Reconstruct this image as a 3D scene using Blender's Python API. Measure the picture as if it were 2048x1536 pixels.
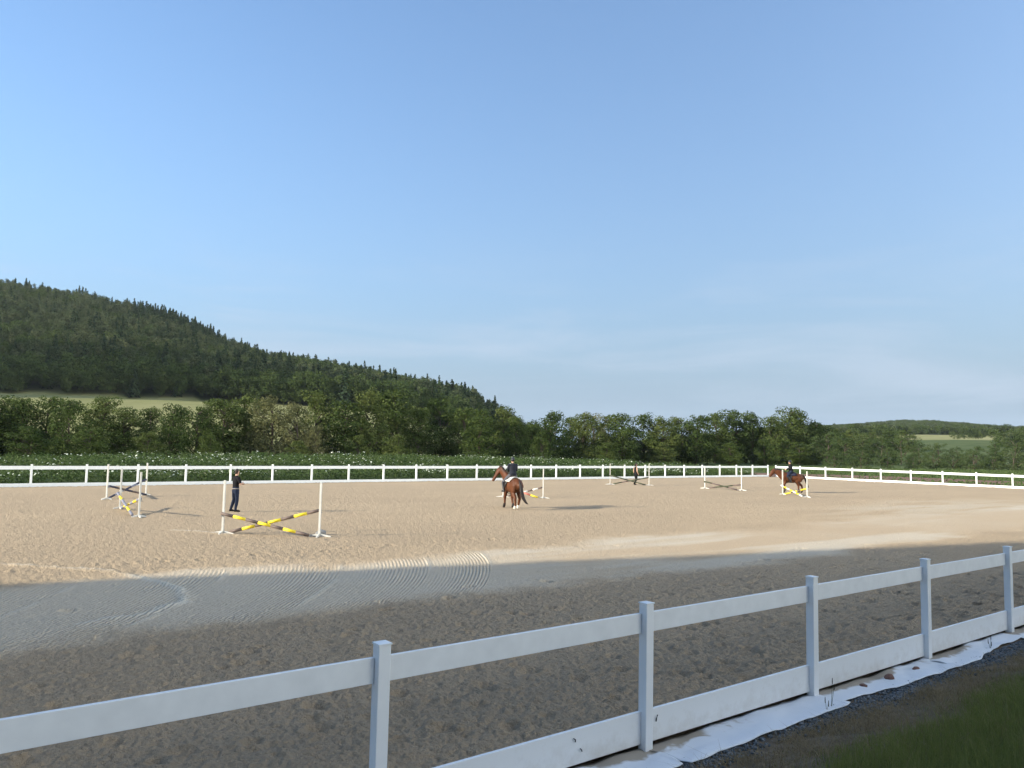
import bpy, bmesh, math, random
import numpy as np
from mathutils import Vector, Matrix

for o in list(bpy.data.objects):
    bpy.data.objects.remove(o, do_unlink=True)
scene = bpy.context.scene
COL = scene.collection
R = math.radians

# ------------------------------------------------------------------ camera
cd = bpy.data.cameras.new('camera')
cam = bpy.data.objects.new('camera', cd)
COL.objects.link(cam)
cd.sensor_width = 36.0
cd.lens = 36.0 * 1540 / 2048
cd.clip_start = 0.1
cd.clip_end = 20000
cam.matrix_world = (Matrix.Translation((0, 0, 3.0)) @ Matrix.Rotation(R(90 + 4.57), 4, 'X')
                    @ Matrix.Rotation(R(1.13), 4, 'Z'))
scene.camera = cam

# ------------------------------------------------------------------ sky, sun, exposure
SUN_EL = 17.5
SUN_TO = Vector((0.927, 0.375, 0.0))            # horizontal direction the light travels
world = bpy.data.worlds.new('World')
scene.world = world
world.use_nodes = True
wn, wl = world.node_tree.nodes, world.node_tree.links
wn.clear()
w_out = wn.new('ShaderNodeOutputWorld')
w_bg = wn.new('ShaderNodeBackground')
sky = wn.new('ShaderNodeTexSky')
sky.sky_type = 'NISHITA'
sky.sun_disc = False
sky.sun_elevation = R(SUN_EL)
sky.sun_rotation = math.atan2(SUN_TO.x, -SUN_TO.y)
sky.altitude = 200
sky.air_density = 1.0
sky.dust_density = 6.0
sky.ozone_density = 3.5
w_bg.inputs['Strength'].default_value = 0.138
# thin high cloud: streaky noise on the view direction, low over the horizon
tc = wn.new('ShaderNodeTexCoord')
sep = wn.new('ShaderNodeSeparateXYZ')
wl.new(tc.outputs['Generated'], sep.inputs[0])
def wmath(op, a, b=None):
    n = wn.new('ShaderNodeMath'); n.operation = op
    for i, v in enumerate((a, b)):
        if v is None: continue
        if isinstance(v, (int, float)): n.inputs[i].default_value = v
        else: wl.new(v, n.inputs[i])
    return n.outputs[0]
cn = wn.new('ShaderNodeTexNoise')
cn.inputs['Scale'].default_value = 1.0
cn.inputs['Detail'].default_value = 7
cn.inputs['Roughness'].default_value = 0.55
cn.inputs['Distortion'].default_value = 0.6
mp = wn.new('ShaderNodeMapping')
mp.inputs['Location'].default_value = (9.0, 4.0, 3.0)
mp.inputs['Rotation'].default_value = (0, R(3), R(25))
mp.inputs['Scale'].default_value = (2.6, 2.6, 17)
wl.new(tc.outputs['Generated'], mp.inputs[0]); wl.new(mp.outputs[0], cn.inputs['Vector'])
cr = wn.new('ShaderNodeMapRange')
cr.inputs['From Min'].default_value = 0.47; cr.inputs['From Max'].default_value = 0.75
cr.inputs['To Min'].default_value = 0.0; cr.inputs['To Max'].default_value = 0.5
cr.interpolation_type = 'SMOOTHSTEP'
wl.new(cn.outputs['Fac'], cr.inputs['Value'])
mx = wn.new('ShaderNodeMixRGB')
lowc = wn.new('ShaderNodeMapRange'); lowc.interpolation_type = 'SMOOTHSTEP'
lowc.inputs['From Min'].default_value = 0.30; lowc.inputs['From Max'].default_value = 0.10
wl.new(sep.outputs[2], lowc.inputs['Value'])
wl.new(wmath('MULTIPLY', cr.outputs[0], lowc.outputs[0]), mx.inputs['Fac'])
# slight white balance over the whole sky
wb = wn.new('ShaderNodeVectorMath'); wb.operation = 'MULTIPLY'
wb.inputs[1].default_value = (0.88, 0.985, 1.03)
wl.new(sky.outputs[0], wb.inputs[0])
# pale ground haze low over the whole horizon
hz = wn.new('ShaderNodeMixRGB')
wl.new(wmath('MULTIPLY', wmath('EXPONENT', wmath('MULTIPLY', wmath('MAXIMUM', sep.outputs[2], 0.0), -4.2)), 0.95), hz.inputs[0])
wl.new(wb.outputs[0], hz.inputs[1]); hz.inputs[2].default_value = (1.20, 1.66, 2.2, 1)
wl.new(hz.outputs[0], mx.inputs[1])
mx.inputs[2].default_value = (1.75, 2.05, 2.5, 1)
wl.new(mx.outputs[0], w_bg.inputs['Color'])
wl.new(w_bg.outputs[0], w_out.inputs[0])

sd = bpy.data.lights.new('sun', 'SUN')
sd.energy = 3.95
sd.angle = R(0.7)
sd.color = (1.0, 0.94, 0.80)
sun = bpy.data.objects.new('sun', sd)
COL.objects.link(sun)
_d = Vector((SUN_TO.x * math.cos(R(SUN_EL)), SUN_TO.y * math.cos(R(SUN_EL)), -math.sin(R(SUN_EL))))
sun.rotation_euler = _d.to_track_quat('-Z', 'Y').to_euler()
sun.location = (-60, -20, 40)

vs = scene.view_settings
vs.view_transform = 'Standard'
vs.look = 'None'
vs.gamma = 1.0
vs.use_curve_mapping = False
vs.exposure = 1.33

# ------------------------------------------------------------------ helpers
rng = np.random.default_rng(7)
random.seed(7)
T = np.array([0.797, 0.604])                     # along the long sides of the arena
N = np.array([0.604, -0.797])                    # across, towards the camera side

def tag(o, label=None, cat=None, group=None, kind=None):
    if label: o['label'] = label
    if cat: o['category'] = cat
    if group: o['group'] = group
    if kind: o['kind'] = kind
    return o

def empty(name, loc=(0, 0, 0), rz=0.0):
    o = bpy.data.objects.new(name, None)
    o.empty_display_size = 0.2
    COL.objects.link(o)
    o.location = loc
    o.rotation_euler = (0, 0, rz)
    return o

def mesh_np(name, verts, faces, smooth=False):
    """verts (n,3); faces (m,3) or (m,4) array, or list of such arrays"""
    me = bpy.data.meshes.new(name)
    verts = np.asarray(verts, dtype=np.float32)
    fl = faces if isinstance(faces, list) else [faces]
    fl = [np.asarray(f, dtype=np.int32) for f in fl if len(f)]
    me.vertices.add(len(verts))
    me.vertices.foreach_set('co', verts.ravel())
    loops = np.concatenate([f.ravel() for f in fl])
    counts = np.concatenate([np.full(len(f), f.shape[1], dtype=np.int32) for f in fl])
    starts = np.concatenate([[0], np.cumsum(counts)[:-1]]).astype(np.int32)
    me.loops.add(len(loops))
    me.loops.foreach_set('vertex_index', loops)
    me.polygons.add(len(counts))
    me.polygons.foreach_set('loop_start', starts)
    me.polygons.foreach_set('loop_total', counts)
    if smooth:
        me.polygons.foreach_set('use_smooth', np.ones(len(counts), dtype=bool))
    me.update(calc_edges=True)
    me.validate()
    return me

def obj(name, me, mat=None, parent=None, loc=None, rot=None, scale=None):
    o = bpy.data.objects.new(name, me)
    COL.objects.link(o)
    if mat is not None and len(me.materials) == 0:
        for m in (mat if isinstance(mat, (list, tuple)) else [mat]):
            me.materials.append(m)
    if parent is not None: o.parent = parent
    if loc is not None: o.location = loc
    if rot is not None: o.rotation_euler = rot
    if scale is not None: o.scale = scale
    return o

def attr(me, name, data, domain='POINT', typ='FLOAT'):
    a = me.attributes.new(name, typ, domain)
    a.data.foreach_set('value', np.asarray(data, dtype=np.float32).ravel())

class MB:
    def __init__(self): self.v = []; self.f = []
    def add(self, vs, fs):
        b = len(self.v)
        self.v += [tuple(v) for v in vs]
        self.f += [tuple(i + b for i in f) for f in fs]
    def box(self, c, s, rz=0.0):
        cx, cy, cz = c; hx, hy, hz = s[0] / 2, s[1] / 2, s[2] / 2
        co, si = math.cos(rz), math.sin(rz)
        vs = []
        for z in (-hz, hz):
            for x, y in ((-hx, -hy), (hx, -hy), (hx, hy), (-hx, hy)):
                vs.append((cx + x * co - y * si, cy + x * si + y * co, cz + z))
        self.add(vs, [(3, 2, 1, 0), (4, 5, 6, 7), (0, 1, 5, 4), (1, 2, 6, 5), (2, 3, 7, 6), (3, 0, 4, 7)])
    def tube(self, pts, rad, n=8, cap=True):
        pts = [Vector(p) for p in pts]
        rings = []
        for i, p in enumerate(pts):
            t = (pts[min(i + 1, len(pts) - 1)] - pts[max(i - 1, 0)]).normalized()
            a = Vector((0, 0, 1)) if abs(t.z) < .9 else Vector((1, 0, 0))
            u = t.cross(a).normalized(); w = t.cross(u)
            r = rad[i] if isinstance(rad, (list, tuple)) else rad
            rings.append([p + (u * math.cos(k * 2 * math.pi / n) + w * math.sin(k * 2 * math.pi / n)) * r for k in range(n)])
        vs = [v for rg in rings for v in rg]
        fs = []
        for i in range(len(rings) - 1):
            for k in range(n):
                k2 = (k + 1) % n
                fs.append((i * n + k, i * n + k2, (i + 1) * n + k2, (i + 1) * n + k))
        if cap:
            fs.append(tuple(range(n - 1, -1, -1))); L = (len(rings) - 1) * n
            fs.append(tuple(L + k for k in range(n)))
        self.add(vs, fs)
    def loft(self, pts, lat=(0, 1, 0), n=14):
        """closed loft; pts: (pos, lateral radius, other radius)"""
        P = [Vector(p[0]) for p in pts]; lat = Vector(lat)
        rings = []
        def ring(c, u, w, a, b):
            return [c + u * (math.cos(k * 2 * math.pi / n) * a) + w * (math.sin(k * 2 * math.pi / n) * b) for k in range(n)]
        m = len(P); tans = []
        for i in range(m):
            tans.append((P[min(i + 1, m - 1)] - P[max(i - 1, 0)]).normalized())
        for i in range(m):
            t = tans[i]; u = (lat - t * lat.dot(t))
            if u.length < 1e-3: u = t.orthogonal()
            u.normalize(); w = t.cross(u)
            a, b = pts[i][1], pts[i][2]; r = min(a, b)
            if i == 0:
                rings.append(ring(P[0] - t * r * .85, u, w, a * .25, b * .25))
                rings.append(ring(P[0] - t * r * .6, u, w, a * .75, b * .75))
            rings.append(ring(P[i], u, w, a, b))
            if i == m - 1:
                rings.append(ring(P[i] + t * r * .6, u, w, a * .75, b * .75))
                rings.append(ring(P[i] + t * r * .85, u, w, a * .25, b * .25))
        vs = [v for rg in rings for v in rg]; fs = []
        for i in range(len(rings) - 1):
            for k in range(n):
                k2 = (k + 1) % n
                fs.append((i * n + k, i * n + k2, (i + 1) * n + k2, (i + 1) * n + k))
        fs.append(tuple(range(n - 1, -1, -1))); L = (len(rings) - 1) * n
        fs.append(tuple(L + k for k in range(n)))
        self.add(vs, fs)
    def ball(self, c, r, n=12, m=8):
        cx, cy, cz = c; rx, ry, rz = (r, r, r) if isinstance(r, (int, float)) else r
        vs = [(cx, cy, cz + rz)]; fs = []
        for i in range(1, m):
            a = math.pi * i / m
            for k in range(n):
                b = 2 * math.pi * k / n
                vs.append((cx + rx * math.sin(a) * math.cos(b), cy + ry * math.sin(a) * math.sin(b), cz + rz * math.cos(a)))
        vs.append((cx, cy, cz - rz))
        for k in range(n): fs.append((0, 1 + k, 1 + (k + 1) % n))
        for i in range(m - 2):
            for k in range(n):
                a = 1 + i * n + k; b = 1 + i * n + (k + 1) % n
                fs.append((a, a + n, b + n, b))
        L = 1 + (m - 2) * n
        for k in range(n): fs.append((L + k, len(vs) - 1, L + (k + 1) % n))
        self.add(vs, fs)
    def mesh(self, name, smooth=False):
        me = bpy.data.meshes.new(name)
        me.from_pydata(self.v, [], self.f)
        if smooth:
            for p in me.polygons: p.use_smooth = True
        me.update()
        return me
    def build(self, name, mat, parent=None, smooth=False, **k):
        return obj(name, self.mesh(name, smooth), mat, parent, **k)

def bevel(o, w, seg=2):
    m = o.modifiers.new('bevel', 'BEVEL'); m.width = w; m.segments = seg; m.limit_method = 'ANGLE'
    return o

def organic(o, vox, smooth=6):
    m = o.modifiers.new('remesh', 'REMESH'); m.mode = 'VOXEL'; m.voxel_size = vox; m.use_smooth_shade = True
    s = o.modifiers.new('smooth', 'SMOOTH'); s.factor = 0.5; s.iterations = smooth
    return o

# numpy gradient-free value noise
def _hash(ix, iy, seed):
    h = (ix.astype(np.int64) * 374761393 + iy.astype(np.int64) * 668265263 + seed * 1274126177) & 0xFFFFFFFF
    h = ((h ^ (h >> 13)) * 1274126177) & 0xFFFFFFFF
    h = (h ^ (h >> 16)) & 0xFFFFFF
    return h / float(0xFFFFFF)
def vnoise(x, y, seed=0):
    ix, iy = np.floor(x), np.floor(y)
    fx, fy = x - ix, y - iy
    fx = fx * fx * fx * (fx * (fx * 6 - 15) + 10); fy = fy * fy * fy * (fy * (fy * 6 - 15) + 10)
    ix = ix.astype(np.int64); iy = iy.astype(np.int64)
    a = _hash(ix, iy, seed); b = _hash(ix + 1, iy, seed); c = _hash(ix, iy + 1, seed); d = _hash(ix + 1, iy + 1, seed)
    return (a * (1 - fx) + b * fx) * (1 - fy) + (c * (1 - fx) + d * fx) * fy
def fbm(x, y, octv=4, seed=0, gain=.5):
    s = 0; a = 1; t = 0
    ca, sa = math.cos(.6), math.sin(.6)
    for i in range(octv):
        s = s + a * vnoise(x, y, seed + i * 17); t += a
        x, y = (x * ca - y * sa) * 2.03 + 3.1, (x * sa + y * ca) * 2.03 + 1.7; a *= gain
    return s / t
def sstep(a, b, x):
    t = np.clip((x - a) / (b - a), 0, 1); return t * t * (3 - 2 * t)

# ------------------------------------------------------------------ materials
def mat(name, color=(.5, .5, .5), rough=.6, spec=.3, noise=None, bump=None):
    """noise = (scale, amount): brightness variation;  bump = (scale, strength, distance)"""
    m = bpy.data.materials.new(name); m.use_nodes = True
    nt = m.node_tree; bs = nt.nodes['Principled BSDF']
    bs.inputs['Base Color'].default_value = (*color, 1)
    bs.inputs['Roughness'].default_value = rough
    bs.inputs['Specular IOR Level'].default_value = spec
    if noise or bump:
        t = nt.nodes.new('ShaderNodeTexCoord')
    if noise:
        n = nt.nodes.new('ShaderNodeTexNoise'); n.inputs['Scale'].default_value = noise[0]; n.inputs['Detail'].default_value = 5
        nt.links.new(t.outputs['Object'], n.inputs['Vector'])
        r = nt.nodes.new('ShaderNodeMapRange')
        r.inputs['From Min'].default_value = .25; r.inputs['From Max'].default_value = .75
        r.inputs['To Min'].default_value = 1 - noise[1]; r.inputs['To Max'].default_value = 1 + noise[1]
        nt.links.new(n.outputs['Fac'], r.inputs['Value'])
        x = nt.nodes.new('ShaderNodeVectorMath'); x.operation = 'SCALE'
        x.inputs[0].default_value = color
        nt.links.new(r.outputs[0], x.inputs['Scale'])
        nt.links.new(x.outputs[0], bs.inputs['Base Color'])
    if bump:
        n = nt.nodes.new('ShaderNodeTexNoise'); n.inputs['Scale'].default_value = bump[0]; n.inputs['Detail'].default_value = 6
        nt.links.new(t.outputs['Object'], n.inputs['Vector'])
        b = nt.nodes.new('ShaderNodeBump'); b.inputs['Strength'].default_value = bump[1]; b.inputs['Distance'].default_value = bump[2]
        nt.links.new(n.outputs['Fac'], b.inputs['Height']); nt.links.new(b.outputs[0], bs.inputs['Normal'])
    return m

def foliage(name, c1, c2, c3, trans=.25, attr_amt=.5):
    """leaf colour: varies per tree (Object Info random) and per leaf clump (attribute 'tint')"""
    m = bpy.data.materials.new(name); m.use_nodes = True
    nt = m.node_tree; L = nt.links; bs = nt.nodes['Principled BSDF']; out = nt.nodes['Material Output']
    oi = nt.nodes.new('ShaderNodeObjectInfo')
    at = nt.nodes.new('ShaderNodeAttribute'); at.attribute_name = 'tint'
    mm = nt.nodes.new('ShaderNodeMath'); mm.operation = 'MULTIPLY_ADD'; mm.inputs[1].default_value = attr_amt; 
    m2 = nt.nodes.new('ShaderNodeMath'); m2.operation = 'MULTIPLY'; m2.inputs[1].default_value = 1 - attr_amt
    L.new(oi.outputs['Random'], m2.inputs[0]); L.new(at.outputs['Fac'], mm.inputs[0]); L.new(m2.outputs[0], mm.inputs[2])
    rp = nt.nodes.new('ShaderNodeValToRGB')
    rp.color_ramp.elements[0].color = (*c1, 1); rp.color_ramp.elements[1].color = (*c3, 1)
    e = rp.color_ramp.elements.new(.5); e.color = (*c2, 1)
    L.new(mm.outputs[0], rp.inputs[0]); L.new(rp.outputs[0], bs.inputs['Base Color'])
    bs.inputs['Roughness'].default_value = .75; bs.inputs['Specular IOR Level'].default_value = .06
    tr = nt.nodes.new('ShaderNodeBsdfTranslucent'); L.new(rp.outputs[0], tr.inputs['Color'])
    mix = nt.nodes.new('ShaderNodeMixShader'); mix.inputs[0].default_value = trans
    L.new(bs.outputs[0], mix.inputs[1]); L.new(tr.outputs[0], mix.inputs[2]); L.new(mix.outputs[0], out.inputs['Surface'])
    return m

M = {}
M['pvc'] = mat('white_pvc', (.78, .78, .77), .42, .4, noise=(3.0, .04))
M['pvc_dirty'] = mat('white_pvc_board', (.76, .76, .75), .45, .35, noise=(5.0, .06))
M['black'] = mat('black_plastic', (.02, .02, .022), .5)
M['bark'] = mat('bark', (.09, .07, .055), .9, .1, noise=(2.0, .35))
M['alder'] = foliage('alder_leaves', (.030, .050, .014), (.062, .087, .023), (.120, .138, .042), .2)
M['willow'] = foliage('willow_leaves', (.105, .110, .045), (.135, .135, .058), (.165, .160, .070))
M['shrub'] = foliage('shrub_leaves', (.040, .064, .021), (.060, .086, .030), (.086, .108, .042))
M['spruce'] = foliage('spruce_needles', (.020, .036, .018), (.030, .048, .023), (.044, .062, .028), .1)
M['pine'] = foliage('pine_needles', (.042, .062, .028), (.066, .084, .038), (.104, .112, .054), .14)
M['broad'] = foliage('wood_leaves', (.034, .056, .018), (.056, .080, .024), (.088, .112, .036), .2)
M['herb'] = foliage('herb_leaves', (.028, .050, .016), (.054, .084, .027), (.092, .120, .043), .22, .9)
M['umbel'] = mat('white_umbels', (.56, .58, .46), .8, .1)
M['grass'] = foliage('grass_blades', (.115, .130, .034), (.172, .192, .050), (.26, .26, .095), .3, .9)
M['straw'] = foliage('dry_straw', (.16, .115, .06), (.24, .18, .10), (.34, .27, .16), .2, .9)
M['gravel'] = foliage('blue_gravel', (.075, .085, .095), (.13, .145, .155), (.21, .22, .225), 0.0, .95)
M['red_stone'] = mat('red_stone', (.20, .11, .085), .85, .2, noise=(30, .3), bump=(40, .5, .01))

# ------------------------------------------------------------------ terrain
P0 = np.array([1.47, 8.43])                       # a point on the near fence line
def hill_profile(px, tab):
    return np.interp(px, [a[0] for a in tab], [a[1] for a in tab])
CREST = [(-57, 156), (-45, 148), (-33.6, 131), (-29, 115), (-24.3, 95), (-20, 68), (-18.1, 59), (-12, 47), (-9.7, 41), (-5, 31), (-3.5, 28), (-1.4, 20), (-.4, 13), (.8, 5), (3, 0)]
CRY = [(-57, 620), (-33.6, 700), (-24, 640), (-18, 600), (-10, 560), (-3.5, 520), (0, 485), (3, 470)]
FOOT = [(-57, 30), (-33.6, 21.5), (-18, 19.5), (-8, 15), (-3, 8), (0, 3), (3, 0)]
def terrain_z(x, y):
    x = np.asarray(x, float); y = np.asarray(y, float)
    r = np.hypot(x, y) + 1e-6
    az = np.degrees(np.arctan2(x, y))
    z = np.full_like(x, -.3)
    # left hill (a real ridge running away to the left)
    ca = np.cos(np.radians(np.clip(az, -60, 60)))
    D = r * ca
    crest = np.interp(az, [a[0] for a in CREST], [a[1] for a in CREST])
    cry = np.interp(az, [a[0] for a in CRY], [a[1] for a in CRY])
    foot = np.interp(az, [a[0] for a in FOOT], [a[1] for a in FOOT])
    side = sstep(-100, -60, az) * (az < 10)
    h1 = foot * sstep(140, 345, D) ** 1.0
    k = np.clip((D - 335) / (cry - 335), 0, 1)
    h2 = np.clip(crest - foot, 0, None) * (k ** .95)
    back = 1 - .5 * sstep(0, 500, D - cry)
    z = z + (h1 + h2) * back * side
    # unseen spur on the left, added to shade the foot of the wooded hill
    u = (x + 560) / 130.; v = (y - 215) / 70.
    z = z + 205 * np.exp(-(u * u + v * v))
    # right: rising fields, then a far wooded hill
    rs = sstep(8, 22, az) * (az < 120)
    z = z + rs * (14 * sstep(260, 620, r) + 8 * sstep(620, 900, r))
    hz = np.interp(az, [8, 18, 22, 25, 27, 28.5, 31, 33, 35, 40, 60], [10, 12, 15, 22, 27, 27, 21, 13, 17, 28, 30])
    z = z + rs * hz * sstep(820, 1500, r) * (1 - .6 * sstep(1700, 2600, r))
    # gentle unevenness away from the arena
    z = z + (fbm(x / 60, y / 60, 3, 5) - .5) * 3.0 * sstep(120, 260, r)
    # spectators' bank in front of the near fence
    o = (x - P0[0]) * N[0] + (y - P0[1]) * N[1]
    bank = np.interp(o, [-1, .1, .62, .95, 1.4, 2.2, 4.0, 5.6, 9, 30], [0, .07, .08, .15, .27, .52, 1.15, 1.65, 1.8, 1.8])
    z = z + bank * (np.abs(x) < 80) + (o > .7) * (r < 40) * (fbm(x * 2.2, y * 2.2, 3, 9) - .5) * .07
    return z

def build_terrain():
    az = np.radians(np.concatenate([np.arange(-180, -62, 3.0), np.arange(-62, 62, .5), np.arange(62, 180, 3.0)]))
    rr = [0.6]
    while rr[-1] < 6000: rr.append(rr[-1] * (1.035 if rr[-1] < 1500 else 1.12))
    rr = np.array(rr); na, nr = len(az), len(rr)
    A, RR = np.meshgrid(az, rr)
    X, Y = RR * np.sin(A), RR * np.cos(A)
    Z = terrain_z(X.ravel(), Y.ravel()).reshape(X.shape)
    V = np.stack([X, Y, Z], -1).reshape(-1, 3)
    i, j = np.meshgrid(np.arange(nr - 1), np.arange(na), indexing='ij')
    j2 = (j + 1) % na
    F = np.stack([i * na + j, i * na + j2, (i + 1) * na + j2, (i + 1) * na + j], -1).reshape(-1, 4)[:, ::-1]
    cen = len(V); V = np.vstack([V, [[0, 0, terrain_z(np.array([0.]), np.array([0.]))[0]]]])
    F3 = np.stack([np.full(na, cen), (np.arange(na) + 1) % na, np.arange(na)], -1)[:, ::-1]
    me = mesh_np('ground', V, [F, F3], True)
    # ground cover: 0 meadow, 1 ripe field, 2 bare earth, 3 forest floor  (what grows there)
    x, y = V[:, 0], V[:, 1]; r = np.hypot(x, y); a = np.degrees(np.arctan2(x, y)); D = r * np.cos(np.radians(np.clip(a, -60, 60)))
    field = ((a > 8) & (r > 520) & (r < 800)) * 1.0 + ((a < 3) & (D > 150) & (D < 345)) * .8
    wood = ((a < 3) & (D > 345)) | ((a > 3) & (r > 830))
    o = (x - P0[0]) * N[0] + (y - P0[1]) * N[1]
    earth = ((o > -1) & (o < 2.6) & (r < 60)) * 1.0
    attr(me, 'field', field); attr(me, 'wood', wood * 1.0); attr(me, 'earth', earth)
    m = bpy.data.materials.new('meadow_ground'); m.use_nodes = True
    nt = m.node_tree; L = nt.links; bs = nt.nodes['Principled BSDF']; bs.inputs['Roughness'].default_value = .95; bs.inputs['Specular IOR Level'].default_value = .1
    t = nt.nodes.new('ShaderNodeTexCoord')
    def noi(sc, det=5):
        n = nt.nodes.new('ShaderNodeTexNoise'); n.inputs['Scale'].default_value = sc; n.inputs['Detail'].default_value = det
        L.new(t.outputs['Object'], n.inputs['Vector']); return n.outputs['Fac']
    def ramp(f, cs, lo=.3, hi=.7):
        rp = nt.nodes.new('ShaderNodeValToRGB'); rp.color_ramp.elements[0].position = lo; rp.color_ramp.elements[1].position = hi
        rp.color_ramp.elements[0].color = (*cs[0], 1); rp.color_ramp.elements[1].color = (*cs[1], 1); L.new(f, rp.inputs[0]); return rp.outputs[0]
    def mixc(f, a_, b_):
        x_ = nt.nodes.new('ShaderNodeMixRGB')
        L.new(f, x_.inputs[0]); L.new(a_, x_.inputs[1]); L.new(b_, x_.inputs[2]); return x_.outputs[0]
    def at(n):
        q = nt.nodes.new('ShaderNodeAttribute'); q.attribute_name = n; return q.outputs['Fac']
    base = ramp(noi(.15, 8), ((.050, .075, .022), (.10, .12, .045)))
    fld = ramp(noi(.05, 8), ((.19, .19, .07), (.27, .25, .115)))
    wd = ramp(noi(.3), ((.018, .026, .012), (.035, .045, .02)))
    ea = ramp(noi(6, 9), ((.10, .075, .05), (.21, .165, .12)))
    c = mixc(at('field'), base, fld); c = mixc(at('wood'), c, wd); c = mixc(at('earth'), c, ea)
    L.new(c, bs.inputs['Base Color'])
    b = nt.nodes.new('ShaderNodeBump'); b.inputs['Distance'].default_value = .03; b.inputs['Strength'].default_value = .7
    L.new(noi(25, 8), b.inputs['Height']); L.new(b.outputs[0], bs.inputs['Normal'])
    tag(obj('ground', me, m), kind='structure')
build_terrain()

# ------------------------------------------------------------------ arena sand
def sand_material():
    m = bpy.data.materials.new('arena_sand'); m.use_nodes = True
    nt = m.node_tree; L = nt.links; bs = nt.nodes['Principled BSDF']
    bs.inputs['Roughness'].default_value = .95; bs.inputs['Specular IOR Level'].default_value = .12
    t = nt.nodes.new('ShaderNodeTexCoord')
    def noi(sc, det=5, vec=None, rough=.5):
        n = nt.nodes.new('ShaderNodeTexNoise'); n.inputs['Scale'].default_value = sc; n.inputs['Detail'].default_value = det
        n.inputs['Roughness'].default_value = rough
        L.new(vec if vec else t.outputs['Object'], n.inputs['Vector']); return n.outputs['Fac']
    def mth(op, a, b=None, c=None):
        n = nt.nodes.new('ShaderNodeMath'); n.operation = op
        for i, v in enumerate((a, b, c)):
            if v is None: continue
            if isinstance(v, (int, float)): n.inputs[i].default_value = v
            else: L.new(v, n.inputs[i])
        return n.outputs[0]
    def at(n):
        q = nt.nodes.new('ShaderNodeAttribute'); q.attribute_name = n; return q.outputs['Fac']
    # moist, middling and dry sand
    rp = nt.nodes.new('ShaderNodeValToRGB')
    rp.color_ramp.elements[0].position = 0; rp.color_ramp.elements[0].color = (.325, .246, .165, 1)
    rp.color_ramp.elements[1].position = 1; rp.color_ramp.elements[1].color = (.56, .49, .385, 1)
    e = rp.color_ramp.elements.new(.45); e.color = (.460, .346, .228, 1)
    f = mth('ADD', at('dry'), mth('MULTIPLY', mth('SUBTRACT', noi(13, 6, None, .75), .5), .42))
    f = mth('ADD', f, mth('MULTIPLY', mth('SUBTRACT', noi(.22, 4), .5), .22))
    f = mth('ADD', f, mth('MULTIPLY', mth('SINE', mth('MULTIPLY', at('comb'), 2 * math.pi / .10)), mth('MULTIPLY', at('groove'), .13)))  # comb crests paler and hollows darker, in step with the groove relief
    L.new(f, rp.inputs[0])
    # fine grain: tiny light and dark grains
    g = mth('MULTIPLY_ADD', noi(55, 3, None, .8), .5, .75)
    sc = nt.nodes.new('ShaderNodeVectorMath'); sc.operation = 'SCALE'
    L.new(rp.outputs[0], sc.inputs[0]); L.new(g, sc.inputs['Scale']); L.new(sc.outputs[0], bs.inputs['Base Color'])
    # relief: comb grooves of the harrow + clods
    ph = mth('SINE', mth('MULTIPLY', at('comb'), 2 * math.pi / .10))
    gr = mth('MULTIPLY', ph, mth('MULTIPLY', at('groove'), .0105))
    cl = mth('MULTIPLY', noi(17, 7, None, .65), at('rough'))
    h = mth('ADD', mth('MULTIPLY', cl, .095), gr)
    b = nt.nodes.new('ShaderNodeBump'); b.inputs['Distance'].default_value = 1.0; b.inputs['Strength'].default_value = 1.0
    L.new(h, b.inputs['Height']); L.new(b.outputs[0], bs.inputs['Normal'])
    return m
M['sand'] = sand_material()

def seg_dist(x, y, pts):
    d = np.full_like(x, 1e9)
    for (ax, ay), (bx, by) in zip(pts[:-1], pts[1:]):
        vx, vy = bx - ax, by - ay; l2 = vx * vx + vy * vy
        t = np.clip(((x - ax) * vx + (y - ay) * vy) / l2, 0, 1)
        d = np.minimum(d, np.hypot(x - ax - t * vx, y - ay - t * vy))
    return d

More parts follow.
